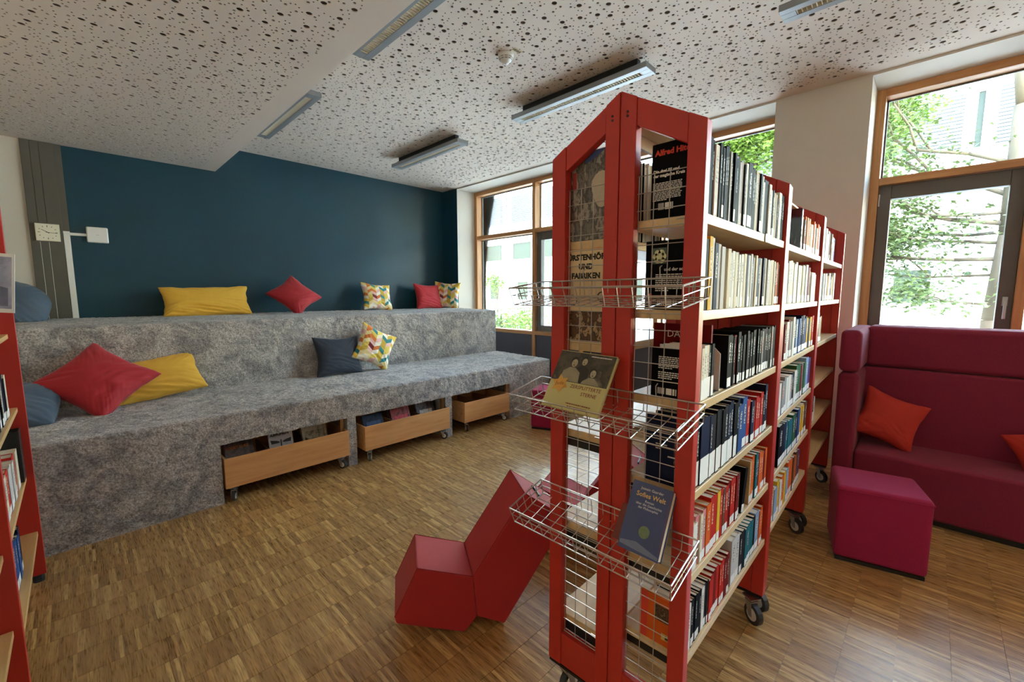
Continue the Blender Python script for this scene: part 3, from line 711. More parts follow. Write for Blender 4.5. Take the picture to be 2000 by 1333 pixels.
# middle bookcase
MIX = ['white', 'cream', 'dark red', 'navy', 'pale grey', 'black', 'blue', 'tan', 'brown']
SP2 = [[(['tan', 'orange', 'white', 'yellow', 'pale blue'], (.014, .022), (.15, .17), .5), (['purple', 'brown', 'cream', 'orange', 'black'], (.014, .024), (.16, .19), 1.)],
       [(['black'], (.03, .034), (.19, .2), .08), (['navy', 'teal', 'green', 'blue', 'cream'], (.015, .025), (.17, .185), .6), (['yellow', 'red', 'brown', 'cream'], (.016, .022), (.17, .19), 1.)],
       [(['white', 'black', 'grey', 'navy'], (.013, .022), (.15, .17), .45), (['dark red', 'blue', 'green', 'grey'], (.014, .024), (.16, .19), .8), (['orange', 'purple', 'pale blue'], (.02, .03), (.18, .2), 1.)],
       [(['dark red', 'white', 'grey', 'tan'], (.012, .02), (.16, .18), .3), (['blue', 'yellow', 'white', 'red', 'blue', 'pale blue', 'navy'], (.013, .022), (.16, .19), 1.)],
       [(['cream', 'pale grey', 'white', 'tan'], (.011, .02), (.16, .19), .6), (['dark red', 'white', 'brown', 'cream'], (.013, .022), (.15, .18), 1.)],
       [(['white', 'dark red', 'black', 'white'], (.011, .018), (.175, .19), .22), (['orange', 'cream', 'brown', 'white', 'tan'], (.012, .02), (.14, .17), 1.)]]
for i in range(6):
    if i == 5:
        row(ubase(U2, LV[5]), .04, .11, [SP2[5][0][:3]], 'top shelf of middle bookcase', 'books on the top shelf of the middle bookcase', 'near end', 45, bt=2.3)
        row(ubase(U2, LV[5]), .365, .93, [SP2[5][1][:3]], 'top shelf of middle bookcase', 'books on the top shelf of the middle bookcase', 'near end', 46, count0=6, bt=2.3)
    else:
        row(ubase(U2, LV[i]), .04 if i != 1 else .16, .93 if i != 0 else .8, SP2[i], '%s of middle bookcase' % LN[i], 'books on the %s of the middle bookcase' % LN[i], 'near end', 40 + i, bt=2.9)
# a face-out glossy black picture book on the middle bookcase's top shelf
m_gl = plain('glossy_black_cover', srgb(26, 28, 34), 0.08)
q = book(ubase(U2, LV[5]) @ Matrix.Translation((.335, 0, 0)), .022, .185, .15, 'black', 'glossy black hardback standing after the gap on the top shelf of middle bookcase', 'books on the top shelf of the middle bookcase', 0, False); setmat(q, m_gl)
# farthest bookcase
SP3 = {5: (.04, .60, 70), 4: (.04, .72, 71), 3: (.04, .24, 72), 1: (.05, .28, 73)}
for i, (a, b_, sd) in SP3.items():
    row(ubase(U3, LV[i]), a, b_, [(MIX, (.014, .026), (.15, .185))], '%s of farthest bookcase' % LN[i], 'books on the %s of the farthest bookcase' % LN[i], 'near end', sd, sticker=(2 if i == 1 else 1), bt=2.6)
# far side of the nearest bookcase (fore-edges seen through the wire grid)
def fbase(U, z): return Matrix.Translation((U['x'], U['y'], 0)) @ Matrix.Rotation(U['a'], 4, 'Z') @ Matrix.Translation((0, HWD - .012, z + .0005)) @ Matrix.Diagonal((1, -1, 1, 1))
def frow(z, xa, xb, spec, seed, nm, dep=.14):
    base = Matrix.Translation((U1['x'], U1['y'], 0)) @ Matrix.Rotation(U1['a'], 4, 'Z') @ Matrix.Translation((0, HWD - .012, z + .0005)) @ Matrix.Rotation(math.pi, 4, 'Z') @ Matrix.Translation((-U1['L'], 0, 0))
    # frame turned round: x runs back towards the wire-grid end
    r = random.Random(seed); x = U1['L'] - xb; k = 0; xs = []
    while x < U1['L'] - xa:
        t = r.uniform(.022, .036); h = r.uniform(*spec[1]); c = r.choice(spec[0])
        if x + t > U1['L'] - xa: break
        xs.append((x, t, h, c)); x += t + .001
    for i, (x, t, h, c) in enumerate(xs):
        book(base @ Matrix.Translation((x, 0, 0)), t, h, dep, c, '%s %s book, %s from the wire-grid end, %s far side of nearest bookcase' % (thick(t), c, ordn(len(xs)-i), nm), 'books on the far side of the nearest bookcase', 1, False)
frow(LVL[4], .055, .36, (['white', 'black', 'grey', 'navy'], (.245, .262)), 80, 'top shelf', .2)
frow(LVL[3], .055, .26, (['black', 'brown', 'white', 'navy'], (.17, .22)), 81, 'fourth shelf')

# face-on covers at the wire-grid end (near end of each row)
def tM(y, z, x=0.0): return frameM((x, y, z), (0, -1, 0), (0, 0, 1))
def cover_book(label, y0, y1, z0, h, x, t, colname, cols, U=U1):
    """a book at the very end of a shelf whose cover faces the wire grid; children placed in its own frame"""
    o = bpy.data.objects.new('book', None); o.empty_display_size = .03; link(o); o.location = (U['x'] + x, y0, z0); tag(o, label, 'book', 'books at the wire-grid end of the nearest bookcase')
    w = y1 - y0
    m = bookmat(colname, cols)
    c = MB(); c.box((0, 0, 0), (.002, w, h)); c.box((t-.002, 0, 0), (t, w, h)); c.box((.002, 0, 0), (t-.002, .002, h)); c.build('cover', m, o)
    box('pages', (.002, .002, .003), (t-.002, w-.003, h-.003), M_paper, o)
    return o
def para(o, y0, y1, z0, z1, rows, mat, seed=1):
    r = random.Random(seed); mb = MB(); dz = (z1-z0)/rows
    for i in range(rows):
        z = z1 - (i+.7)*dz; y = y1
        end = y0 if i < rows-1 else (y0+y1)/2
        while y > end + .004:
            wd = r.uniform(.004, .011); e = max(end, y-wd)
            mb.box((-.0004, e, z), (0, y, z+dz*.5)); y = e - .0018
    return mb.build('small_print', mat, o)
def bar(o, y0, y1, z0, z1, mat=M_barcode): return box('barcode', (-.0006, y0, z0), (0, y1, z1), mat, o)
PX = .042
# shift rows' first books: covers stand in the first centimetre, in front of the rows
c1 = cover_book('black book with red and white lettering facing the wire grid on the top shelf', .449, .588, LV[5] + .001, .2, .0345, .006, 'black', PAL['black'])
text('cover_text', 'Alfred Hitchcock', .021, tM(.130, .168, -.0005), M_inkred, c1, bold=.0009)
text('cover_text', 'Die drei ??? und\nder magische Kreis', .0115, tM(.134, .122, -.0005), M_inkw, c1, bold=.0005)
text('cover_text', 'Die drei', .0115, tM(.030, .122, -.0005), M_inkw, c1, bold=.0005)
para(c1, .052, .134, .046, .096, 12, M_inkw, 3); para(c1, .012, .040, .046, .106, 13, M_inkw, 4); bar(c1, .075, .12, .022, .04)
c2 = cover_book('black book with a pale flower picture facing the wire grid on the fifth shelf', .449, .598, LV[4] + .001, .192, .0345, .005, 'black', PAL['black'])
text('cover_text', 'und der schrei', .0125, tM(.094, .108, -.0005), M_inkw, c2, bold=.0003)
para(c2, .03, .118, .05, .1, 9, M_inkw, 5); bar(c2, .055, .115, .012, .026)
fp = MB(); fp.tube((-.0004, .108, .148), (-.0009, .108, .148), .009, 10)
for k in range(6):
    a = k*math.pi/3; fp.tube((-.0004, .108 + .011*math.cos(a), .148 + .011*math.sin(a)), (-.0008, .108 + .011*math.cos(a), .148 + .011*math.sin(a)), .0095, 10)
box('cover_picture', (-.0004, .088, .128), (0, .132, .172), plain('flower_ground', srgb(84, 104, 92), .5, var=.3, scale=60), c2); fp.build('flower_print', plain('petal_print', srgb(206, 204, 160), .5, var=.2, scale=50), c2)
box('red_tab', (-.0007, .128, .0), (0, .136, .045), M_inkred, c2)
c3 = cover_book('black book with a white barcode facing the wire grid on the fourth shelf', .449, .570, LV[3] + .001, .146, .0345, .006, 'black', PAL['black'])
para(c3, .02, .1, .085, .122, 7, M_inkw, 6); para(c3, .02, .1, .055, .078, 4, M_inkw, 7); bar(c3, .045, .105, .012, .03)
c4 = cover_book('dark red hardback with white capitals standing behind on the fourth shelf', .46, .64, LV[3] + .001, .205, .185, .012, 'dark red', (122, 34, 26))
text('cover_text', 'DAS A', .030, tM(.135, .163, -.0005), M_inkw, c4)
c5 = cover_book('dark blue book with a picture strip facing the wire grid on the third shelf', .449, .580, LV[2] + .001, .185, .0345, .006, 'navy', PAL['navy'])
box('cover_picture', (-.0004, .0, .06), (0, .045, .16), picture('night_picture', [(20, 24, 40), (120, 60, 40), (50, 60, 90), (180, 150, 120)], 40), c5); para(c5, .006, .042, .005, .055, 12, M_inkw, 8); para(c5, .06, .1, .1, .12, 3, M_inkw, 9)
c6 = cover_book('red and orange book with a yellow barcode facing the wire grid on the bottom shelf', .449, .582, LV[0] + .001, .15, .0345, .006, 'orange', (206, 66, 34))
box('cover_picture', (-.0004, .0, .075), (0, .085, .125), picture('portrait_print', [(24, 18, 16), (110, 80, 60), (40, 28, 24), (160, 130, 100)], 60), c6)
box('barcode_tag', (-.0006, .0, .02), (-.0001, .062, .04), plain('yellow_tag', srgb(222, 196, 110), .5), c6); bar(c6, .008, .05, .024, .036); 
box('spine_band', (-.0004, .108, .0), (0, .131, .15), M_inkred, c6)
# far-side covers
c7 = cover_book('beige magazine with bold black capitals behind the wire grid', .705, .900, LVL[3] + .001, .315, .0345, .008, 'beige', (226, 204, 160))
text('cover_text', 'FÜRSTENHÖFE\nUND\nFABRIKEN', .0245, tM(.100, .268, -.0005), M_ink, c7, 'CENTER', bold=.0012, spacing=1.2)
box('red_band', (-.0004, .042, .302), (0, .155, .322 - .01), M_inkred, c7); para(c7, .05, .15, .303, .311, 1, M_inkw, 10)
para(c7, .05, .145, .176, .186, 1, M_inkbrown, 12)
rg = MB()
for (yy, zz, rr) in ((.150, .138, .017), (.038, .150, .015)):
    for k in range(18):
        a0, a1 = 2*math.pi*k/18, 2*math.pi*(k+1)/18; rg.tube((-.0006, yy + rr*math.cos(a0), zz + rr*math.sin(a0)), (-.0006, yy + rr*math.cos(a1), zz + rr*math.sin(a1)), .0018, 4)
rg.build('emblem_ring', M_ink, c7)
box('cover_picture', (-.0004, .004, .004), (0, .19, .105), picture('crowd_picture', [(38, 26, 22), (110, 74, 46), (60, 40, 30), (196, 164, 116), (90, 60, 44)], 38), c7)
hd = MB()
for k in range(5): hd.lathe([(0, 0), (.010, .001), (.012, .018), (.006, .032), (0, .034)], 8, (-.0, 0, 0))
c8 = cover_book('comic album with a grey mountain picture behind the wire grid', .705, .900, LVL[4] + .001, .27, .0345, .008, 'grey', (120, 118, 112))
box('cover_picture', (-.0004, .0, .0), (0, .195, .27), picture('rock_picture', [(40, 38, 40), (120, 116, 108), (70, 66, 64), (168, 160, 146), (96, 90, 86)], 22, (1, 1.4, .8)), c8)
sk = MB(); sk.prism([(-.0008, .03, .27), (-.0008, .14, .27), (-.0008, .10, .235), (-.0008, .06, .252)], (.0003, 0, 0)); sk.build('sky_patch', plain('comic_sky', srgb(70, 88, 140), .5), c8)
bl = MB(); pts = []
for k in range(20):
    a = 2*math.pi*k/20; pts.append((-.0009, .045 + .036*math.cos(a)*(1 + .2*math.sin(2*a)), .150 + .055*math.sin(a)))
bl.prism(pts, (.0003, 0, 0)); bl.build('pale_rock', plain('pale_rock_print', srgb(196, 186, 164), .5, var=.15, scale=40), c8)
box('red_figure', (-.0009, .140, .16), (-.0005, .155, .215), plain('figure_print', srgb(150, 46, 40), .5, var=.5, scale=80), c8)

# ------------------------------------------------------------------ wire baskets with books on the gable end
def basket(label, z, tilt=0.0):
    t = thing('wire_basket', label, 'basket', (U1['x'], .673, z), 0, 'wire baskets on the gable end')
    r = .0019; xo, xb = -.200, -.004
    t.rotation_euler = (0, math.radians(-7), 0)
    ya, yb, yo0, yo1 = -.272, .284, -.283, .250
    rim = MB(); hz = -.052
    ring = [(xb, yb, 0), (xo, yo1, 0), (xo, yo0, 0), (xb, ya, 0)]
    rim.path(ring, r*1.3, 6, closed=True); rim.build('rim', M_chrome, t)
    low = [(xb, yb - .006, hz), (xo + .012, yo1 - .006, hz), (xo + .012, yo0 + .006, hz), (xb, ya + .006, hz)]
    b2 = MB(); b2.path(low, r, 6, closed=True)
    mid = [tuple(Vector(a).lerp(Vector(c), .45)) for a, c in zip(ring, low)]; b2.path(mid, r*.8, 5, closed=True); b2.build('lower_ring', M_chrome, t)
    s = MB(); nW = 14
    for k in range(nW):
        f = k/(nW-1)
        yo = yo1 + (yo0-yo1)*f; ybk = yb + (ya-yb)*f; yl = low[1][1] + (low[2][1]-low[1][1])*f; ylb = low[0][1] + (low[3][1]-low[0][1])*f
        s.path([(xo, yo, 0), (xo + .012, yl, hz), (xb, ylb, hz), (xb, ybk, 0)], r*.75, 5)
    s.build('side_wires', M_chrome, t)
    f_ = MB()
    for k in range(1, 5):
        f = k/5; p = Vector(low[0]).lerp(Vector(low[1]), f); q_ = Vector(low[3]).lerp(Vector(low[2]), f); f_.tube(p, q_, r*.75, 5)
        p2 = Vector(ring[0]).lerp(Vector(ring[1]), f); q2 = Vector(ring[3]).lerp(Vector(ring[2]), f); f_.tube(p, p2, r*.75, 5); f_.tube(q_, q2, r*.75, 5)
    f_.build('floor_wires', M_chrome, t)
    for yy in (-.12, .13): MB().path([(xb, yy - .018, 0), (xb, yy - .018, .03), (xb + .012, yy - .018, .034)], r*.8, 5).build('hook', M_chrome, t)
    return t
basket('topmost of the three wire baskets, empty, on the red gable end', 1.502)
basket('middle wire basket on the gable end, holding the book with a star', 1.174)
basket('lowest wire basket on the gable end, holding the dark blue paperback', .80)
def facing_book(label, bl, up, wv, w, h, t, mat):
    """bl: lower-left corner as seen; wv: to the right, up: up the cover"""
    o = bpy.data.objects.new('book', None); link(o); o.matrix_world = frameM(bl, wv, up); tag(o, label, 'book')
    c = MB(); c.box((0, 0, -.002), (w, h, 0)).box((0, 0, -t), (w, h, -t + .002)).box((0, 0, -t + .002), (.002, h, -.002)); c.build('cover', mat, o)
    box('pages', (.002, .003, -t + .002), (w-.003, h-.003, -.002), M_paper, o); return o
m_cream = plain('cream_cover', srgb(196, 188, 128), .4, var=.03)
z1 = facing_book('cream book with an old brown photograph and an orange star in the middle basket', (.99, .842, 1.122), (.10, 0, .158), (0, -1, -.03), .200, .190, .012, m_cream)
Z = lambda x, y, z=0.0006: Matrix.Translation((x, y, z))
box('photograph', (.0, .088, 0), (.198, .188, .0004), picture('sepia_photo', [(30, 28, 24), (84, 78, 62), (52, 48, 40), (120, 112, 90)], 14), z1)
m_sk = plain('sepia_skin', srgb(176, 164, 132), .5, var=.2, scale=60); m_sd = plain('sepia_dark', srgb(44, 40, 34), .5, var=.3, scale=60); m_sl = plain('sepia_cloth', srgb(150, 142, 116), .5, var=.3, scale=40)
def blob(mb, cx, cy, rx, ry, z=.0008, n_=18):
    pts = [(cx + rx*math.cos(2*math.pi*k/n_), cy + ry*math.sin(2*math.pi*k/n_), z) for k in range(n_)]; mb.prism(pts, (0, 0, .0002))
for (cx, cy, q, shirt) in ((.064, .152, 1.0, True), (.098, .160, .85, False), (.140, .126, .9, True)):
    top = cy - .016*q; dk, sk_, clo, eyes = MB(), MB(), MB(), MB()
    clo.prism([(cx - .034*q, .0895, .0007), (cx - .030*q, top - .014, .0007), (cx - .010*q, top, .0007), (cx + .010*q, top, .0007), (cx + .030*q, top - .014, .0007), (min(.196, cx + .036*q), .0895, .0007)], (0, 0, .0002 if shirt else .0001))
    blob(dk, cx - .001, cy + .004*q, .0135*q, .0165*q, .0010); blob(sk_, cx + .0012, cy - .0015*q, .0105*q, .0135*q, .0013)
    for e_ in (-.004, .0045): blob(eyes, cx + .0012 + e_*q, cy + .001*q, .0014, .0010, .0016, 8)
    blob(eyes, cx + .0012, cy - .0085*q, .0036, .0012, .0016, 10); blob(eyes, cx + .0014, cy - .0035*q, .0009, .0018, .0016, 8)
    clo.build('photo_clothing', m_sl if shirt else m_sd, z1); dk.build('photo_hair', m_sd, z1); sk_.build('photo_face', m_sk, z1); eyes.build('photo_features', m_sd, z1)
st = MB()
for k in (0, 1):
    tri = []
    for i in range(3):
        a = math.pi/2 + k*math.pi + i*2*math.pi/3 + .25; tri.append((.040 + .032*math.cos(a), .077 + .032*math.sin(a), .0016 + k*.0003))
    st.prism(tri, (0, 0, .0003))
st.build('star', plain('star_print', srgb(214, 160, 74), .5, var=.15, scale=40), z1)
text('cover_text', 'Jude', .017, Matrix.Translation((.0255, .072, .0024)) @ Matrix.Rotation(.1, 4, 'Z'), M_inkbrown, z1)
text('cover_text', 'ZERSPLITTERTE', .0155, Z(.079, .071, .0009), M_inkbrown, z1, bold=.0002); text('cover_text', 'STERNE', .0155, Z(.123, .052, .0009), M_inkbrown, z1, bold=.0002)
def marks(o, x0, x1, y, h_, mat, seed, z=.0009, nm='small_print'):
    r = random.Random(seed); mb = MB(); x = x0
    while x < x1: wd = r.uniform(.5, 2.2)*h_; e = min(x1, x + wd); mb.box((x, y, z), (e, y + h_, z + .0002)); x = e + .35*h_
    return mb.build(nm, mat, o)
marks(z1, .085, .170, .020, .0035, M_inkbrown, 1); marks(z1, .092, .160, .011, .0035, M_inkbrown, 2); marks(z1, .115, .185, .178, .003, M_inkw, 3)
m_sw = plain('midnight_cover', srgb(64, 78, 122), .35, var=.18, scale=9)
s1 = facing_book('dark blue paperback with a small green planet standing in the lowest basket', (1.026, .588, .751), (.088, 0, .165), (0, -1, 0), .1205, .190, .026, m_sw)
text('cover_text', 'Jostein Gaarder', .0105, Z(.0615, .170, .0006), M_inkw, s1, 'CENTER'); text('cover_text', 'Sofies Welt', .0185, Z(.0615, .150, .0006), M_inkgold, s1, 'CENTER', bold=.0003)
text('cover_text', 'Roman\nüber die Geschichte\nder Philosophie', .0095, Z(.0615, .137, .0006), M_inkw, s1, 'CENTER')
mb = MB(); blob(mb, .066, .060, .0155, .0165, .0004, 24); mb.build('planet', plain('planet_print', srgb(112, 128, 92), .5, var=.45, scale=70), s1)
mb = MB(); mb.prism([(.004, .022, .0004), (.05, .030, .0004), (.118, .012, .0004), (.118, .004, .0004), (.004, .012, .0004)], (0, 0, .0002)); mb.build('pale_shore', plain('shore_print', srgb(116, 128, 156), .5, var=.25, scale=40), s1)
box('edge_line', (.1155, .02, 0), (.1165, .188, .0005), M_inkbrown, s1)
b2_ = facing_book('reddish brown booklet tucked behind the dark blue paperback', (1.052, .622, .751), (.075, 0, .10), (0, -1, 0), .06, .105, .008, plain('russet_cover', srgb(120, 52, 40), .5, var=.2, scale=30))

# ------------------------------------------------------------------ left bookshelf by the steps
LX = -0.20
ls = thing('open_bookshelf', 'red open bookshelf with beech boards at the left edge of the room', 'bookshelf', (LX, 0, 0))
DEP = .27
for (y, h) in ((3.165, 1.92), (2.09, 1.92), (1.02, 1.92)):
    MB().box((-DEP, y, .035), (0, y + .03, h)).build('side_panel', M_red, ls, bevel=.002)
    
    for xx in (-.03, -DEP + .03): MB().tube((xx, y + .015, 0), (xx, y + .015, .036), .022, 14).build('foot', M_black, ls)
BL = [.268, .565, .915, 1.275, 1.62]
for z in BL: box('shelf_board', (-DEP, 2.121, z - .022), (-.026 if z > .4 else -.012, 3.164, z), M_beechy, ls, bevel=.002)
for z in [.36, .625, .95, 1.3, 1.62]: box('shelf_board', (-DEP, 1.051, z - .022), (-.02, 2.089, z), M_beechy, ls, bevel=.002)
def lbase(z, y, x=-.035): return Matrix.Translation((LX + x, y, z + .0005)) @ Matrix.Rotation(math.pi/2, 4, 'Z')
LB = [['pink', 'orange', 'cream', 'green', 'blue', 'navy'], ['white', 'cream', 'brown', 'navy', 'red', 'pale grey', 'cream'], ['white', 'navy', 'teal', 'pink', 'grey', 'black', 'cream'], ['white', 'black', 'cream', 'navy']]
for i, (ya, yb) in enumerate(((2.14, 2.78), (2.14, 3.05), (2.14, 2.98), (2.3, 2.7))):
    row(lbase(BL[i], 0), ya, yb, [(LB[i], (.014, .03), (.17, .215))], '%s of left-hand bookshelf' % ['bottom board', 'second board up', 'third board up', 'fourth board up'][i], 'books on the left-hand bookshelf', 'near panel', 90 + i, bt=2.9)
row(lbase(.36, 0), 1.5, 1.9, [(LB[1], (.014, .03), (.17, .215))], 'near bay of left-hand bookshelf', 'books on the left-hand bookshelf', 'camera end', 97, bt=2.0)
# black box file at the far end of the second board
bf = thing('box_file', 'black slanted box file beside the books on the left-hand bookshelf', 'box file', (LX - .025, 3.06, BL[1] + .001))
b_ = MB(); b_.box((-.2, .0, 0), (0, .004, .25)).box((-.2, .086, 0), (0, .09, .25)).box((-.004, .004, 0), (0, .086, .25)).box((-.2, .004, 0), (-.004, .086, .004)); b_.build('case', M_black, bf)
for k in range(6): box('paper_stack', (-.19, .008 + k*.013, .005), (-.006, .018 + k*.013, .238 - .004*(k % 3)), M_paper, bf)
# leaflet in a clear holder on the far panel
lf = thing('leaflet', 'white printed leaflet in a clear holder fixed to the left-hand bookshelf', 'leaflet', (LX - .035, 2.96, 1.385))
lf.rotation_euler = (0, math.radians(5), math.radians(-14))
box('sheet', (-.16, 0, .0), (.055, .003, .262), M_plastic, lf, bevel=.001)
box('photo_print', (-.15, -.0012, .018), (.046, 0, .248), picture('leaflet_photo', [(120, 126, 156), (170, 174, 196), (196, 198, 212)], 6), lf)
box('dark_print', (-.05, -.0018, .20), (-.022, -.0012, .235), M_ink, lf)
tri = MB(); tri.prism([(-.03, -.0018, .03), (.035, -.0018, .03), (.035, -.0018, .11), (.0, -.0018, .12), (-.02, -.0018, .09)], (0, .0004, 0)); tri.build('tower_print', plain('tower_print', srgb(120, 124, 146), .5, var=.3, scale=40), lf)

# ------------------------------------------------------------------ cushions
def cushion(label, c, right, up, w, h, t, mat, seed, seam=None, crush=0.0, name='cushion', group=None, k=0.13, rc=0.0, wr=2.4, floor=None):
    """pillow: pinched sides, pointed (or, with rc, rounded) corners, folds running in from corners and edges"""
    N_ = 64; vs_ = []; fs = []
    def rid(p): return 1 - abs(mnoise.noise(p))*2
    def pt(u, v, s):
        x = u*w/2*(1 - k*(1 - v*v)**1.5)*(1 - rc*u*u*v*v); y = v*h/2*(1 - k*(1 - u*u)**1.5)*(1 - rc*u*u*v*v)
        edge = max(0, (1-u*u)*(1-v*v))
        th = t/2*edge**0.40
        # folds follow the diagonals near the corners, and run across lower half
        d1, d2 = u + v, u - v
        f1 = rid(Vector((d1*6.5 + seed, d2*1.1, seed*.7 + s)))*(d2*d2)*.5 + rid(Vector((d2*6.5 - seed, d1*1.1, 4 + s)))*(d1*d1)*.5
        f2 = rid(Vector((u*1.4 + seed*2, v*4.5 + u*1.5, 9 + s)))*max(0, .35 - v)
        f3 = mnoise.noise(Vector((u*1.8 + seed, v*1.8, s*3.0)))
        amp = t*edge**.35
        z = th*(1 + .10*f3) + amp*wr*(.020*f1 + .028*f2*(1 + crush))
        z -= amp*crush*.22*abs(mnoise.noise(Vector((u*1.3 + v*.8 + seed*1.7, v*1.2 - u*.7, seed))))
        x += w*.010*mnoise.noise(Vector((v*3 + seed, u*2, 5))); y += h*(.010 + .03*crush)*mnoise.noise(Vector((u*3 + seed, v*2, 8)))
        return (x, y, s*z)
    idx = {}
    for s in (1, -1):
        for i in range(N_+1):
            for j in range(N_+1):
                u = -1 + 2*i/N_; v = -1 + 2*j/N_
                u = math.sin(u*math.pi/2); v = math.sin(v*math.pi/2)
                e = i in (0, N_) or j in (0, N_)
                if s == -1 and e: idx[(s, i, j)] = idx[(1, i, j)]; continue
                idx[(s, i, j)] = len(vs_); vs_.append(pt(u, v, s) if not e else (pt(u, v, 1)[0], pt(u, v, 1)[1], 0))
    for i in range(N_):
        for j in range(N_):
            a, b_, c_, d = [(1, i, j), (1, i+1, j), (1, i+1, j+1), (1, i, j+1)]
            fs.append(tuple(idx[k] for k in (a, b_, c_, d))); fs.append(tuple(idx[(-1, k[1], k[2])] for k in (d, c_, b_, a)))
    mb = MB(); mb.v = vs_; mb.f = fs
    r = Vector(right).normalized(); u_ = Vector(up); u_ = (u_ - r*u_.dot(r)).normalized(); mw = frameM(c, r, u_)
    if floor is not None:          # the pillow flattens where it rests
        inv = mw.inverted()
        for i_, p in enumerate(vs_):
            q_ = mw @ Vector(p)
            if q_.z < floor: q_.z = floor - (floor - q_.z)*.02; vs_[i_] = tuple(inv @ q_)
    mb.v = vs_
    o = mb.build(name, mat, None, smooth=True)
    o.matrix_world = mw
    sm = MB(); ed = [vs_[idx[(1, i, 0)]] for i in range(N_)] + [vs_[idx[(1, N_, j)]] for j in range(N_)] + [vs_[idx[(1, i, N_)]] for i in range(N_, 0, -1)] + [vs_[idx[(1, 0, j)]] for j in range(N_, 0, -1)]
    sm.path(ed, .0022, 4, closed=True); sm.build('seam', seam or mat, o)
    return tag(o, label, 'cushion', group)
def leaned(label, cx, y, z, w, h, t, mat, seed, lean, roll=0.0, yaw=0.0, sink=.02, **kw):
    """a cushion standing on (cx,y,z) leaning back towards +y; roll turns it in its own plane"""
    r0 = Vector((math.cos(yaw), math.sin(yaw), 0)); f0 = Vector((-math.sin(yaw), math.cos(yaw), 0)); u0 = Vector((0, 0, math.cos(lean))) + f0*math.sin(lean)
    r = r0*math.cos(roll) + u0*math.sin(roll); u = -r0*math.sin(roll) + u0*math.cos(roll)
    ext = (abs(math.sin(roll))*w + abs(math.cos(roll))*h)/2*.985
    c = Vector((cx, y, z)) + u0*(ext - sink)
    return cushion(label, c, r, u, w, h, t, mat, seed, floor=z + .004, **kw)
D = math.radians
GU = 'cushions on the upper step'; GL = 'cushions on the lower step'
leaned('slate blue cushion slumped against the grey column on the upper step', -.47, 5.72, ZU, .66, .56, .34, M_cblue, 1, D(30), D(-18), crush=.3, k=0, rc=.22, sink=.22, group=GU)
leaned('long yellow pillow leaning on the teal wall on the upper step', 1.09, 5.86, ZU, .84, .36, .16, M_cyellow, 2, D(22), D(1.5), crush=.6, k=.07, wr=4.0, group=GU)
leaned('red velvet cushion standing on its corner on the upper step', 2.00, 5.66, ZU, .47, .47, .17, M_cred, 3, D(38), D(45 - 6), sink=.045, group=GU)
leaned('chevron-patterned cushion standing alone on the upper step', 3.20, 5.86, ZU, .46, .43, .15, M_chev, 4, D(24), D(-6), group=GU)
leaned('dark red cushion in the corner of the upper step by the window', 4.12, 5.90, ZU, .50, .43, .15, M_cred, 5, D(16), D(-2), group=GU)
leaned('chevron-patterned cushion leaning in the wall corner behind the dark red one', 4.42, 5.86, ZU, .44, .45, .13, M_chev, 6, D(8), D(-4), D(-50), group=GU)
leaned('slate blue cushion lying at the left end of the lower step', -.36, 4.02, ZL, .52, .40, .20, M_cblue, 7, D(52), D(-8), crush=.5, k=.03, rc=.12, wr=3.0, sink=.05, group=GL)
leaned('yellow pillow behind the big red cushion on the lower step', .42, 4.30, ZL, .62, .36, .16, M_cyellow, 8, D(38), D(9), crush=.3, k=.07, wr=3.2, group=GL)
leaned('big red velvet cushion standing on its corner on the lower step', .09, 4.05, ZL, .50, .50, .19, M_cred, 9, D(44), D(45), sink=.05, group=GL)
leaned('dark navy cushion leaning on the riser beside the chevron cushion', 1.90, 4.33, ZL, .48, .42, .15, M_cnavy, 10, D(18), D(-2), group=GL)
leaned('chevron-patterned cushion tilted on its corner on the lower step', 2.29, 4.28, ZL, .42, .42, .15, M_chev, 11, D(14), D(-28), group=GL)

# ------------------------------------------------------------------ wall clock, access point, trunking
ck = thing('wall_clock', 'square cream wall clock on the grey column', 'clock', (-.106, YB - .021, 2.062))
box('case', (-.082, -.022, -.082), (.082, 0, .082), plain('clock_case', srgb(222, 214, 186), .4), ck, bevel=.004)
box('dial', (-.076, -.0232, -.076), (.076, -.022, .076), plain('clock_dial', srgb(236, 230, 206), .5, var=.01), ck)
tk = MB()
for k in range(12):
    a = k*math.pi/6; r0, r1 = (.050, .066) if k % 3 == 0 else (.056, .065)
    p, q_ = Vector((r0*math.sin(a), -.0238, r0*math.cos(a))), Vector((r1*math.sin(a), -.0238, r1*math.cos(a))); n_ = Vector((math.cos(a), 0, -math.sin(a)))*.0022
    tk.prism([p - n_, p + n_, q_ + n_, q_ - n_], (0, .0006, 0))
tk.build('hour_marks', M_ink, ck)
def hand(a, ln, w, nm):
    d = Vector((math.sin(a), 0, math.cos(a))); n_ = Vector((math.cos(a), 0, -math.sin(a)))*w; b0 = Vector((0, -.0255, 0)) - d*.012
    MB().prism([b0 - n_, b0 + n_, b0 + d*(ln + .012) + n_*.6, b0 + d*(ln + .012) - n_*.6], (0, .0006, 0)).build(nm, M_ink, ck)
hand(D(303), .048, .003, 'hour_hand'); hand(D(95), .064, .0022, 'minute_hand')
ap = thing('access_point', 'flat white wireless access point on the teal wall', 'router', (.241, YB, 2.071))
o = box('body', (-.081, -.032, -.079), (.081, -.002, .079), M_plastic, ap, bevel=.012, seg=4)
box('marking', (-.012, -.0326, -.002), (.012, -.0318, .001), plain('grey_print', srgb(170, 168, 162), .5), ap)
tr = thing('cable_trunking', 'white plastic cable trunking running down beside the grey column', 'cable duct', (0, YB, 1.23))
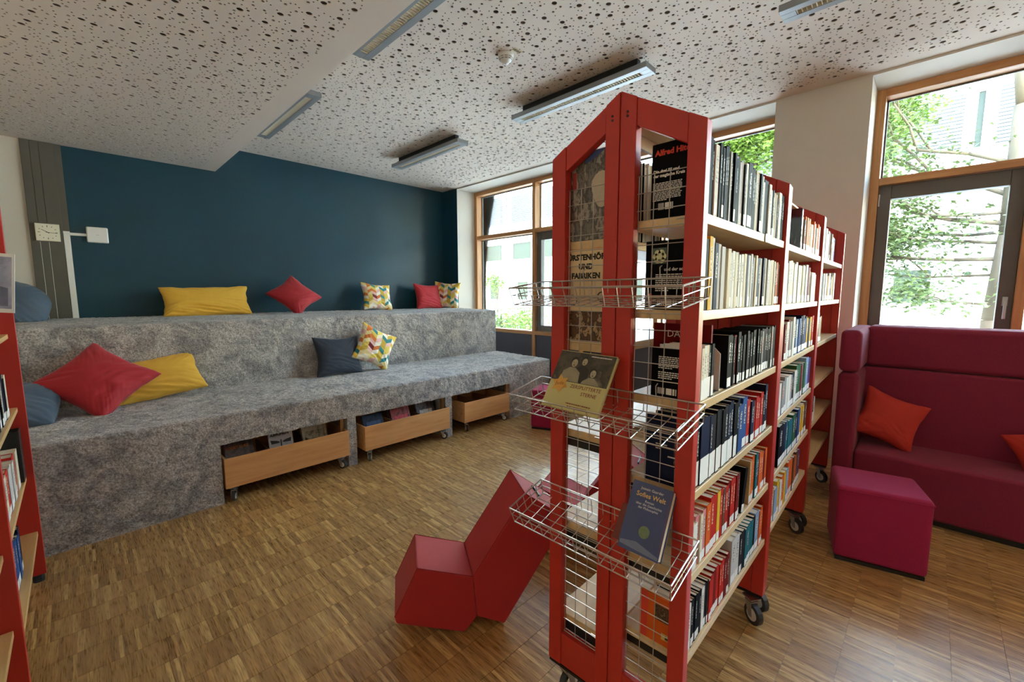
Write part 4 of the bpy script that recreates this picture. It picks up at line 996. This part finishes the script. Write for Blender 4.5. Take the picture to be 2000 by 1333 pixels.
box('riser', (-.002, -.022, 0), (.043, -.002, .835), M_plastic, tr, bevel=.002); box('branch', (.0435, -.018, .822), (.160, -.002, .848), M_plastic, tr, bevel=.002); box('elbow', (-.003, -.024, .8355), (.0433, -.002, .858), M_plastic, tr, bevel=.002)

# ------------------------------------------------------------------ ceiling lamps and smoke detector
def lamp(label, x0, y1, L=1.366, wd=.150, z=3.10, on=False):
    """bottom at z=3.10, runs along -y from y1"""
    t = thing('ceiling_lamp', label, 'lamp', (x0, y1, z), 0, 'grey louvred ceiling lamps')
    h = MB(); s = .048
    h.box((0, -L, 0), (s, 0, .034)); h.box((wd - s, -L, 0), (wd, 0, .034)); h.box((s, -.075, 0), (wd - s, 0, .034)); h.box((s, -L, 0), (wd - s, -L + .075, .034)); h.box((0, -L, .034), (wd, 0, .040))
    h.build('housing', M_housing, t, bevel=.002)
    box('reflector', (s, -L + .076, .030), (wd - s, -.076, .0335), M_louvre, t)
    box('shadow_mount', (.05, -L + .1, .0405), (wd - .05, -.1, .1095), M_black, t)  # black colour stands for the shadow in the gap above the housing
    l = MB(); n_ = 52
    for k in range(n_):
        y = -.08 - k*(L - .16)/(n_-1); l.box((s, y - .0012, .002), (wd - s, y + .0012, .012))
    l.box((s, -L + .076, .004), (s + .003, -.076, .030)); l.box((wd - s - .003, -L + .076, .004), (wd - s, -.076, .030)); l.build('louvre', M_louvre, t)
    tb = MB(); tb.tube((wd/2, -L + .08, .020), (wd/2, -.08, .020), .007, 10); tb.build('tube', M_filltube if on else M_tubeoff, t)
    return t
lamp('long grey ceiling lamp beside the bulkhead, nearest the camera', 1.453, 2.975)
lamp('long grey ceiling lamp beside the bulkhead, close to the teal wall', 1.453, 5.155)
lamp('long grey ceiling lamp between the smoke detector and the far window', 3.045, 5.155)
lamp('long pale ceiling lamp right above the nearest bookcase', 3.045, 2.975)
lamp('grey ceiling lamp cut off by the top edge near the right window', 3.035, .772)
def pendant(label, x0, y1, z, top, L=1.5, wd=.16):
    """unseen hanging lamp added as fill light: open trough, tube shining mostly up to the ceiling"""
    t = thing('fill_lamp', label, 'lamp', (x0, y1, z), 0, 'fill lamps added in the unseen rear of the room')  # out of view, added to brighten the ceiling and interior
    h = MB(); h.box((0, -L, 0), (wd, 0, .006)).box((0, -L, .006), (.004, 0, .05)).box((wd - .004, -L, .006), (wd, 0, .05)).box((.004, -L, .006), (wd - .004, -L + .004, .05)).box((.004, -.004, .006), (wd - .004, 0, .05)); h.build('trough', M_housing, t)
    MB().tube((wd/2, -L + .05, .035), (wd/2, -.05, .035), .013, 12).build('tube', M_filltube, t)
    w = MB(); w.tube((wd/2, -.2, .006), (wd/2, -.2, top - z), .0015, 5); w.tube((wd/2, -L + .2, .006), (wd/2, -L + .2, top - z), .0015, 5); w.build('cable', M_steel, t)
    return t
for k, (x, y, z, top) in enumerate(((1.9, -1.1, 2.62, CEIL), (3.2, -1.3, 2.62, CEIL), (1.9, -2.9, 2.62, CEIL), (3.2, -2.9, 2.62, CEIL), (-1.2, .3, 2.38, LOW), (-1.2, -1.6, 2.38, LOW), (-1.3, 2.4, 2.38, LOW), (-2.4, .9, 2.38, LOW), (-1.5, 4.6, 2.38, LOW))):
    pendant('fill lamp added behind the camera, %s of the rear lamps' % ordn(k + 1), x, y, z, top)
sd = thing('smoke_detector', 'round white smoke detector on the perforated ceiling', 'smoke detector', (2.375, 2.377, CEIL))
MB().lathe([(0, 0), (.058, 0), (.058, -.012), (.052, -.018), (0, -.018)], 28).build('base', M_plastic, sd, smooth=False)
MB().lathe([(.052, -.018), (.050, -.030), (.044, -.040), (.030, -.044), (.028, -.052), (.020, -.062), (0, -.064)], 28).build('dome', M_plastic, sd, smooth=True)
sl = MB()
for k in range(10):
    a0 = k*2*math.pi/10; 
    for j in range(4):
        a = a0 + j*.11; b_ = a + .11
        sl.tube((.0505*math.cos(a), .0505*math.sin(a), -.027), (.0505*math.cos(b_), .0505*math.sin(b_), -.027), .0018, 4); sl.tube((.0455*math.cos(a), .0455*math.sin(a), -.038), (.0455*math.cos(b_), .0455*math.sin(b_), -.038), .0018, 4)
sl.build('slots', M_black, sd); MB().disc((0, 0, -.065), .006, (0, 0, 1), 12, .003).build('led', M_steel, sd)
sk = MB(); sk.box((2.352, 2.262, CEIL - .0012), (2.432, 2.300, CEIL - .0002)); q = sk.build('ceiling_sticker', plain('sticker_yellow', srgb(196, 176, 120), .6)); tag(q, 'small yellow printed sticker beside the smoke detector', 'sticker')
sb_ = MB(); [sb_.box((2.357 + k*.012, 2.270, CEIL - .0016), (2.364 + k*.012 + (k % 2)*.002, 2.292, CEIL - .0012)) for k in range(6)]; sb_.build('sticker_print', M_ink, q)

# ------------------------------------------------------------------ sofa, poufs, lounge chairs
sf = thing('highback_sofa', 'burgundy high-back sofa with wrapped sides under the right window', 'sofa', (0, 0, 0))
YS0, YS1 = .425, -1.75
SXF, SXB = 3.665, 4.06
box('plinth', (SXF + .03, YS1 + .03, 0.0), (4.33, YS0 - .03, .035), M_black, sf)
box('seat', (SXF, YS1 + .115, .036), (SXB + .06, YS0 - .115, .392), M_sofa, sf, bevel=.022, seg=4)
box('backrest', (SXB + .005, YS1 + .10, .036), (4.34, YS0 - .10, .925), M_sofa, sf, bevel=.02, seg=4)
box('head_roll', (SXB + .002, YS1 + .10, .930), (4.345, YS0 - .098, 1.222), M_sofa, sf, bevel=.035, seg=5)
for (a, b_) in ((YS0 - .113, YS0), (YS1, YS1 + .113)):
    box('side_panel', (SXF - .03, a, .036), (4.34, b_, .922), M_sofa, sf, bevel=.03, seg=5)
    box('side_head_panel', (SXF - .035, a - .002, .930), (4.345, b_ + .002, 1.215), M_sofa, sf, bevel=.035, seg=5)
def sofa_cushion(label, c, nrm, up, roll, w, seed):
    n_ = Vector(nrm).normalized(); u = Vector(up); u = (u - n_*u.dot(n_)).normalized(); r = u.cross(n_)
    r2 = r*math.cos(roll) + u*math.sin(roll); u2 = -r*math.sin(roll) + u*math.cos(roll)
    return cushion(label, c, r2, u2, w, w*.97, .12, M_corange, seed, group='orange red cushions on the sofa')
sofa_cushion('orange red cushion leaning in the left corner of the sofa', (3.93, .155, .585), (-.88, -.34, .34), (0, 0, 1), D(-22), .36, 21)
sofa_cushion('orange red cushion cut off by the right picture edge on the sofa', (3.93, -.60, .50), (-.9, .15, .4), (0, 0, 1), D(25), .36, 22)
def pouf(label, corners, h, mat, top_in=.008):
    c = [Vector((x, y, 0)) for x, y in corners]; cen = sum(c, Vector((0, 0, 0)))/len(c)
    t = thing('pouf', label, 'pouf', (cen.x, cen.y, 0), 0, 'crimson poufs')
    loc = [p - cen for p in c]
    MB().prism([(p.x*.95, p.y*.95, 0) for p in loc], (0, 0, .02)).build('glide_base', M_black, t)
    mb = MB(); n_ = len(loc)
    MB().prism([(p.x, p.y, .02) for p in loc], (0, 0, h - .02)).build('body', mat, t, bevel=.022, seg=5)
    pz = [(p.x*.992, p.y*.992, h - .021) for p in loc]; pp = MB(); pp.path(pz, .0035, 6, closed=True); pp.build('piping', mat, t)
    return t
pouf('crimson wedge-shaped pouf in front of the sofa', [(2.83, .288), (2.912, -.090), (3.235, -.004), (3.165, .366)], .425, M_pouf)
pouf('crimson pouf beyond the bookcase, beside the end of the carpeted steps', [(3.39, 3.03), (3.53, 2.72), (3.84, 2.86), (3.70, 3.17)], .43, M_pouf)
def lounge(label, C, th, w, flip=False):
    fd = Vector((math.sin(th), -math.cos(th), 0)); wd = Vector((math.cos(th), math.sin(th), 0))
    t = thing('lounge_chair', label, 'chair', C, 0, 'small red foam lounge chairs')
    P = dict(A=(-.194, .328), B=(-.290, .128), B2=(-.284, .100), C=(0, 0), D=(.055, .063), E=(.178, .004), R=(.470, .452), T=(.273, .596), G=(.041, .25))
    pt = lambda k: tuple(fd*P[k][0] + Vector((0, 0, P[k][1])))
    MB().prism([pt(k) for k in ('A', 'B', 'B2', 'C', 'D', 'G')], wd*w).build('seat_block', M_chair, t, bevel=.006, seg=3)
    MB().prism([pt(k) for k in ('G', 'D', 'E', 'R', 'T')], wd*w).build('backrest', M_chair, t, bevel=.006, seg=3)
    s = MB()
    for off in (0.004, w - .004):
        q_ = [Vector(pt(k)) + wd*off for k in ('B', 'A', 'G', 'T', 'R')]
        s.path(q_, .0022, 5)
    s.tube(Vector(pt('A')) + wd*.01, Vector(pt('A')) + wd*(w - .01), .0022, 5); s.tube(Vector(pt('T')) + wd*.01, Vector(pt('T')) + wd*(w - .01), .0022, 5)
    s.build('piping', M_seam, t)
    tp = Vector(pt('T')).lerp(Vector(pt('R')), .45) + Vector((.003, 0, .004)); st_ = MB(); st_.tube(tp + wd*(w*.3), tp + wd*(w*.7), .006, 6); st_.build('strap', M_black, t)
    return t
lounge('small red foam lounge chair tipped back beside the nearest bookcase', (1.079, 1.344, 0), D(59), .27)
lounge('second small red foam lounge chair seen through the wire grid', (1.9, 1.40, 0), D(20), .27)

# ------------------------------------------------------------------ things in the crates
def flat_book(label, c, rx, rz, w, h, t, mat, txt=None, pics=None):
    o = bpy.data.objects.new('comic_book', None); link(o); tag(o, label, 'book', 'books in the rolling crates')
    o.matrix_world = Matrix.Translation(c) @ Matrix.Rotation(rz, 4, 'Z') @ Matrix.Rotation(rx, 4, 'X')
    b_ = MB(); b_.box((-w/2, 0, 0), (w/2, .002, h)).box((-w/2, t-.002, 0), (w/2, t, h)).box((-w/2, .002, 0), (-w/2+.002, t-.002, h)); b_.build('cover', mat, o)
    box('pages', (-w/2+.002, .002, .003), (w/2-.003, t-.002, h-.003), M_paper, o); return o
m_pic = lambda n_, c, v=.7: picture(n_, [tuple(int(q*(1-v*.7)) for q in c), c, tuple(min(255, int(q*(1+v*.5))) for q in c), tuple(int(q*.7) for q in c)], 22)
FT = lambda x, z: frameM((x, -.0006, z), (1, 0, 0), (0, 0, 1))
b1 = flat_book('dark comic with orange lettering in the left compartment of the first crate', (.79, 3.53, .15), D(-24), D(4), .19, .26, .02, m_pic('comic_dark', (86, 70, 62)))
text('cover_text', 'LUCKY LUKE', .026, FT(-.085, .195), plain('orange_print', srgb(206, 120, 50), .5), b1, bold=.0008)
b2 = flat_book('white drawing book with black capitals and a dragonfly, in the first crate', (1.06, 3.53, .165), D(-16), D(-4), .17, .255, .025, plain('zeichen_cover', srgb(206, 204, 208), .4, var=.05))
text('cover_text', 'ZEICHEN', .032, FT(-.072, .208), M_ink, b2, bold=.0012)
dr = MB()
for s in (-1, 1):
    for (a, b_, w_) in ((.0, .075, .035), (.0, .07, .004)): dr.prism([(s*.006, -.0008, .155), (s*.03, -.0008, .150 + w_*.5), (s*b_, -.0008, .172 + w_*.7 - .02), (s*.07, -.0008, .165 + w_*.3 - .02), (s*.02, -.0008, .148)], (0, .0003, 0))
dr.tube((0, -.001, .09), (0, -.001, .165), .004, 6); dr.lathe([(0, 0), (.006, .004), (0, .012)], 8, (0, -.001, .163)); dr.build('dragonfly', plain('dragonfly_print', srgb(70, 70, 78), .5), b2)
b3 = flat_book('pale children\'s magazine in the right compartment of the first crate', (1.33, 3.54, .15), D(-18), D(2), .20, .25, .03, m_pic('pale_mag', (186, 176, 150), .35))
box('cover_picture', (-.08, -.0008, .10), (.08, 0, .20), m_pic('mag_pic', (140, 130, 104), .8), b3)
for i, (x, c, nm) in enumerate(((1.85, (34, 44, 72), 'dark blue comic with a night picture'), (2.13, (150, 66, 62), 'red and grey comic'), (2.41, (96, 92, 92), 'grey comic with white lettering'))):
    b4 = flat_book('%s in the middle rolling crate' % nm, (x, 3.52, .15), D(-22), D(3 - 3*i), .20, .235 + .01*i, .022, m_pic('comic_%d' % i, c))
    box('cover_picture', (-.07, -.0008, .10), (.075, 0, .17), m_pic('comic_pic_%d' % i, [(60, 80, 120), (196, 64, 70), (200, 196, 190)][i], .5), b4)
for i in range(2): flat_book('%s comic standing behind the red and grey one' % ['grey', 'brown'][i], (2.12 + .01*i, 3.56 + .035*i, .155), D(-20), 0, .2, .24 + .008*i, .02, m_pic('comic_back_%d' % i, [(120, 112, 104), (96, 74, 60)][i]))

# ------------------------------------------------------------------ outside: pale bounce ground, building, trees, hedge
gr = tag(MB().box((5.3, -30, -.6), (40, 50, -.4)).build('courtyard', M_bounce), 'courtyard ground outside the windows, made pale to bounce light indoors', 'courtyard'); gr['kind'] = 'structure'
bd = thing('building', 'white facade across the courtyard with lowered blinds and dark windows', 'building', (16, 0, -.4))
box('wall', (.06, -2.6, 0), (8, 34, 11.5), M_facade, bd)
def fwin(ya, yb, z0, z1, blind):
    w = MB(); t_ = .07
    w.box((-.03, ya, z0), (.06, ya + t_, z1)).box((-.03, yb - t_, z0), (.06, yb, z1)).box((-.03, ya + t_, z0), (.06, yb - t_, z0 + t_)).box((-.03, ya + t_, z1 - t_), (.06, yb - t_, z1))
    o = w.build('window', M_facade, bd); box('pane', (.02, ya + t_, z0 + t_), (.05, yb - t_, z1 - t_), M_fglass, o)
    if blind:
        s = MB(); k = int((z1 - z0)/.085)
        for i in range(k): z = z1 - .03 - i*.085; s.prism([(-.10, ya + .02, z), (-.045, ya + .02, z - .05), (-.045, ya + .02, z - .044), (-.10, ya + .02, z + .006)], (0, yb - ya - .04, 0))
        s.build('blind', M_blind, o)
y = -2.36
while y < 24:
    fwin(y, y + 1.62, 5.38, 6.85, True); fwin(y + .3, y + 1.18, 1.52, 2.55, False)
    fwin(y + 1.72, y + 1.98, 5.38, 6.85, False)
    if y > 9: fwin(y + .1, y + 1.5, 3.55, 4.5, False)
    fwin(y, y + 1.62, 8.3, 9.6, True)
    box('ledge', (-.05, y - .02, 5.26), (.06, y + 2.02, 5.36), M_facade, bd)
    y += 2.06
def branches(mb, p, d, L, r, depth, tips, rnd, spread=.6, up=.15):
    q_ = p + d*L; mid = p + d*L*.5 + Vector((rnd.uniform(-1, 1), rnd.uniform(-1, 1), rnd.uniform(-1, 1)))*L*.06
    mb.tube(p, mid, r, 7, r2=r*.85); mb.tube(mid, q_, r*.85, 7, r2=r*.68)
    if depth <= 2: tips += [(mid, r), (q_, r), (mid.lerp(q_, .5), r)]
    if depth == 0: return
    for k in range(rnd.choice((2, 3, 3))):
        nd = (d + Vector((rnd.uniform(-1, 1), rnd.uniform(-1, 1), rnd.uniform(-.6, 1)*.8 + up))*spread).normalized()
        branches(mb, q_ if k else mid.lerp(q_, .7), nd, L*rnd.uniform(.6, .82), r*.58, depth-1, tips, rnd, spread, up)
def leaves(tips, n, spread, size, rnd):
    V, F = [], []
    for i in range(n):
        c = Vector(rnd.choice(tips)[0]) + Vector((rnd.gauss(0, spread), rnd.gauss(0, spread), rnd.gauss(0, spread*.5)))
        s = size*rnd.uniform(.55, 1.2); a = rnd.uniform(0, 6.28)
        nn = Vector((rnd.gauss(0, .55), rnd.gauss(0, .55), 1)).normalized(); x = nn.orthogonal().normalized(); x.rotate(Matrix.Rotation(a, 3, nn)); yv = nn.cross(x)
        b0 = len(V); 
        V += [tuple(c - x*s*.5), tuple(c + yv*s*.32 - x*s*.05), tuple(c + x*s*.1 + yv*s*.16), tuple(c + x*s*.6 - nn*s*.1), tuple(c + x*s*.1 - yv*s*.16), tuple(c - yv*s*.32 - x*s*.05)]
        F += [(b0, b0+1, b0+2, b0+3), (b0, b0+3, b0+4, b0+5)]
    return V, F
def tree(label, base, trunk, seed, nleaf, lsize, mat, depth=4, L=1.3, spread=.6, lspread=.22, up=.15, limbs=()):
    rnd = random.Random(seed); t = thing('tree', label, 'tree', base, 0, 'trees in the courtyard')
    mb = MB(); tips = []
    p = Vector((0, 0, 0)); r = trunk[0][1]
    for (q_, r2) in trunk[1:]:
        q_ = Vector(q_); mb.tube(p, q_, r, 12, r2=r2); p, r = q_, r2
    for (st_, d, l_, rr) in limbs: branches(mb, Vector(st_), Vector(d).normalized(), l_, rr, depth-1, tips, rnd, spread, up)
    branches(mb, p, Vector((rnd.uniform(-.2, .2), rnd.uniform(-.2, .2), 1)).normalized(), L, r*.8, depth, tips, rnd, spread, up)
    mb.build('trunk', M_bark, t, smooth=True)
    V, F = leaves(tips, nleaf, lspread, lsize, rnd); m = MB(); m.v = V; m.f = F; o = m.build('foliage', mat, t); o['kind'] = 'stuff'
    return t
tree('plane tree with pale bark close outside the right window', (8.5, -.62, -.4), [((0, 0, 0), .15), ((0.0, .02, 1.5), .12), ((0, -.03, 2.6), .105), ((0, -.02, 4.2), .09)], 3, 15000, .085, M_leafb, 3, 1.2, .62, .20, .1,
     [((0, 0, 2.3), (-.15, 1, .05), .9, .03), ((0, 0, 2.75), (-.3, 1, .25), 1.0, .035), ((0, 0, 3.1), (.1, .9, .5), 1.0, .035), ((0, 0, 3.5), (-.2, 1, .35), 1.0, .03), ((0, 0, 3.2), (0, -1, .3), 1.0, .03), ((0, 0, 1.7), (-.4, .9, .1), .6, .02), ((0, 0, 2.5), (-.1, 1, .12), .7, .025), ((0, 0, 2.65), (.2, .8, .05), .7, .025), ((0, 0, 2.9), (-.3, .7, .0), .8, .025), ((0, 0, 2.1), (.1, 1, -.02), .8, .02)])
tree('slim young tree in front of the blinds outside the right window', (10.5, .66, -.4), [((0, 0, 0), .05), ((0.05, .05, 2.6), .04), ((.05, .0, 3.6), .035)], 8, 4200, .09, M_leafa, 3, .7, .75, .22, .2)
tree('light green tree seen over the bookcase through the far window', (8.6, 2.35, -.4), [((0, 0, 0), .07), ((0, .05, 2.6), .05), ((0, .1, 3.6), .04)], 12, 16000, .085, M_leafa, 3, .5, .9, .20, .05,
     [((0, 0, 3.5), (0, 1, .35), .5, .025), ((0, .05, 3.6), (.2, -1, .4), .5, .025), ((0, .05, 3.7), (-.6, .5, .5), .45, .02), ((0, .1, 3.8), (.6, .6, .3), .45, .02), ((0, .1, 4.0), (-.1, 1, .1), .5, .02), ((0, .1, 4.1), (-.3, -.8, .1), .45, .02)])
def shrub(label, base, rx, ry, h, n, seed, mat):
    rnd = random.Random(seed); t = thing('shrub', label, 'shrub', base, 0, 'shrubs along the facade'); mb = MB(); tips = []
    for k in range(7):
        p = Vector((rnd.uniform(-.6, .6)*rx, rnd.uniform(-.6, .6)*ry, 0)); branches(mb, p, Vector((rnd.uniform(-.4, .4), rnd.uniform(-.4, .4), 1)).normalized(), h*.4, .02, 2, tips, rnd, .6, .2)
    mb.build('stems', M_bark, t); V, F = leaves(tips, n, .20, .13, rnd); m = MB(); m.v = V; m.f = F; o = m.build('foliage', mat, t); o['kind'] = 'stuff'; return t
for i, (x, y, h, lab) in enumerate(((10.2, 11.6, 1.5, 'low bright shrub outside the far window, leftmost'), (10.0, 10.2, 1.3, 'bushy green shrub outside the far window, middle of three'), (9.6, 8.8, 1.6, 'taller green shrub outside the far window, next to the mullion'), (13.6, 1.0, 1.1, 'low shrub at the foot of the white facade behind the plane tree'))):
    shrub(lab, (x, y, -.4), .8, .8, h, 1500, 30 + i, M_leafa if i != 1 else M_leafb)
tree('thin tree with loose foliage outside the far window', (11.5, 12.0, -.4), [((0, 0, 0), .05), ((0, 0, 1.2), .04)], 19, 700, .13, M_leafa, 3, .6, .8, .25, .2)
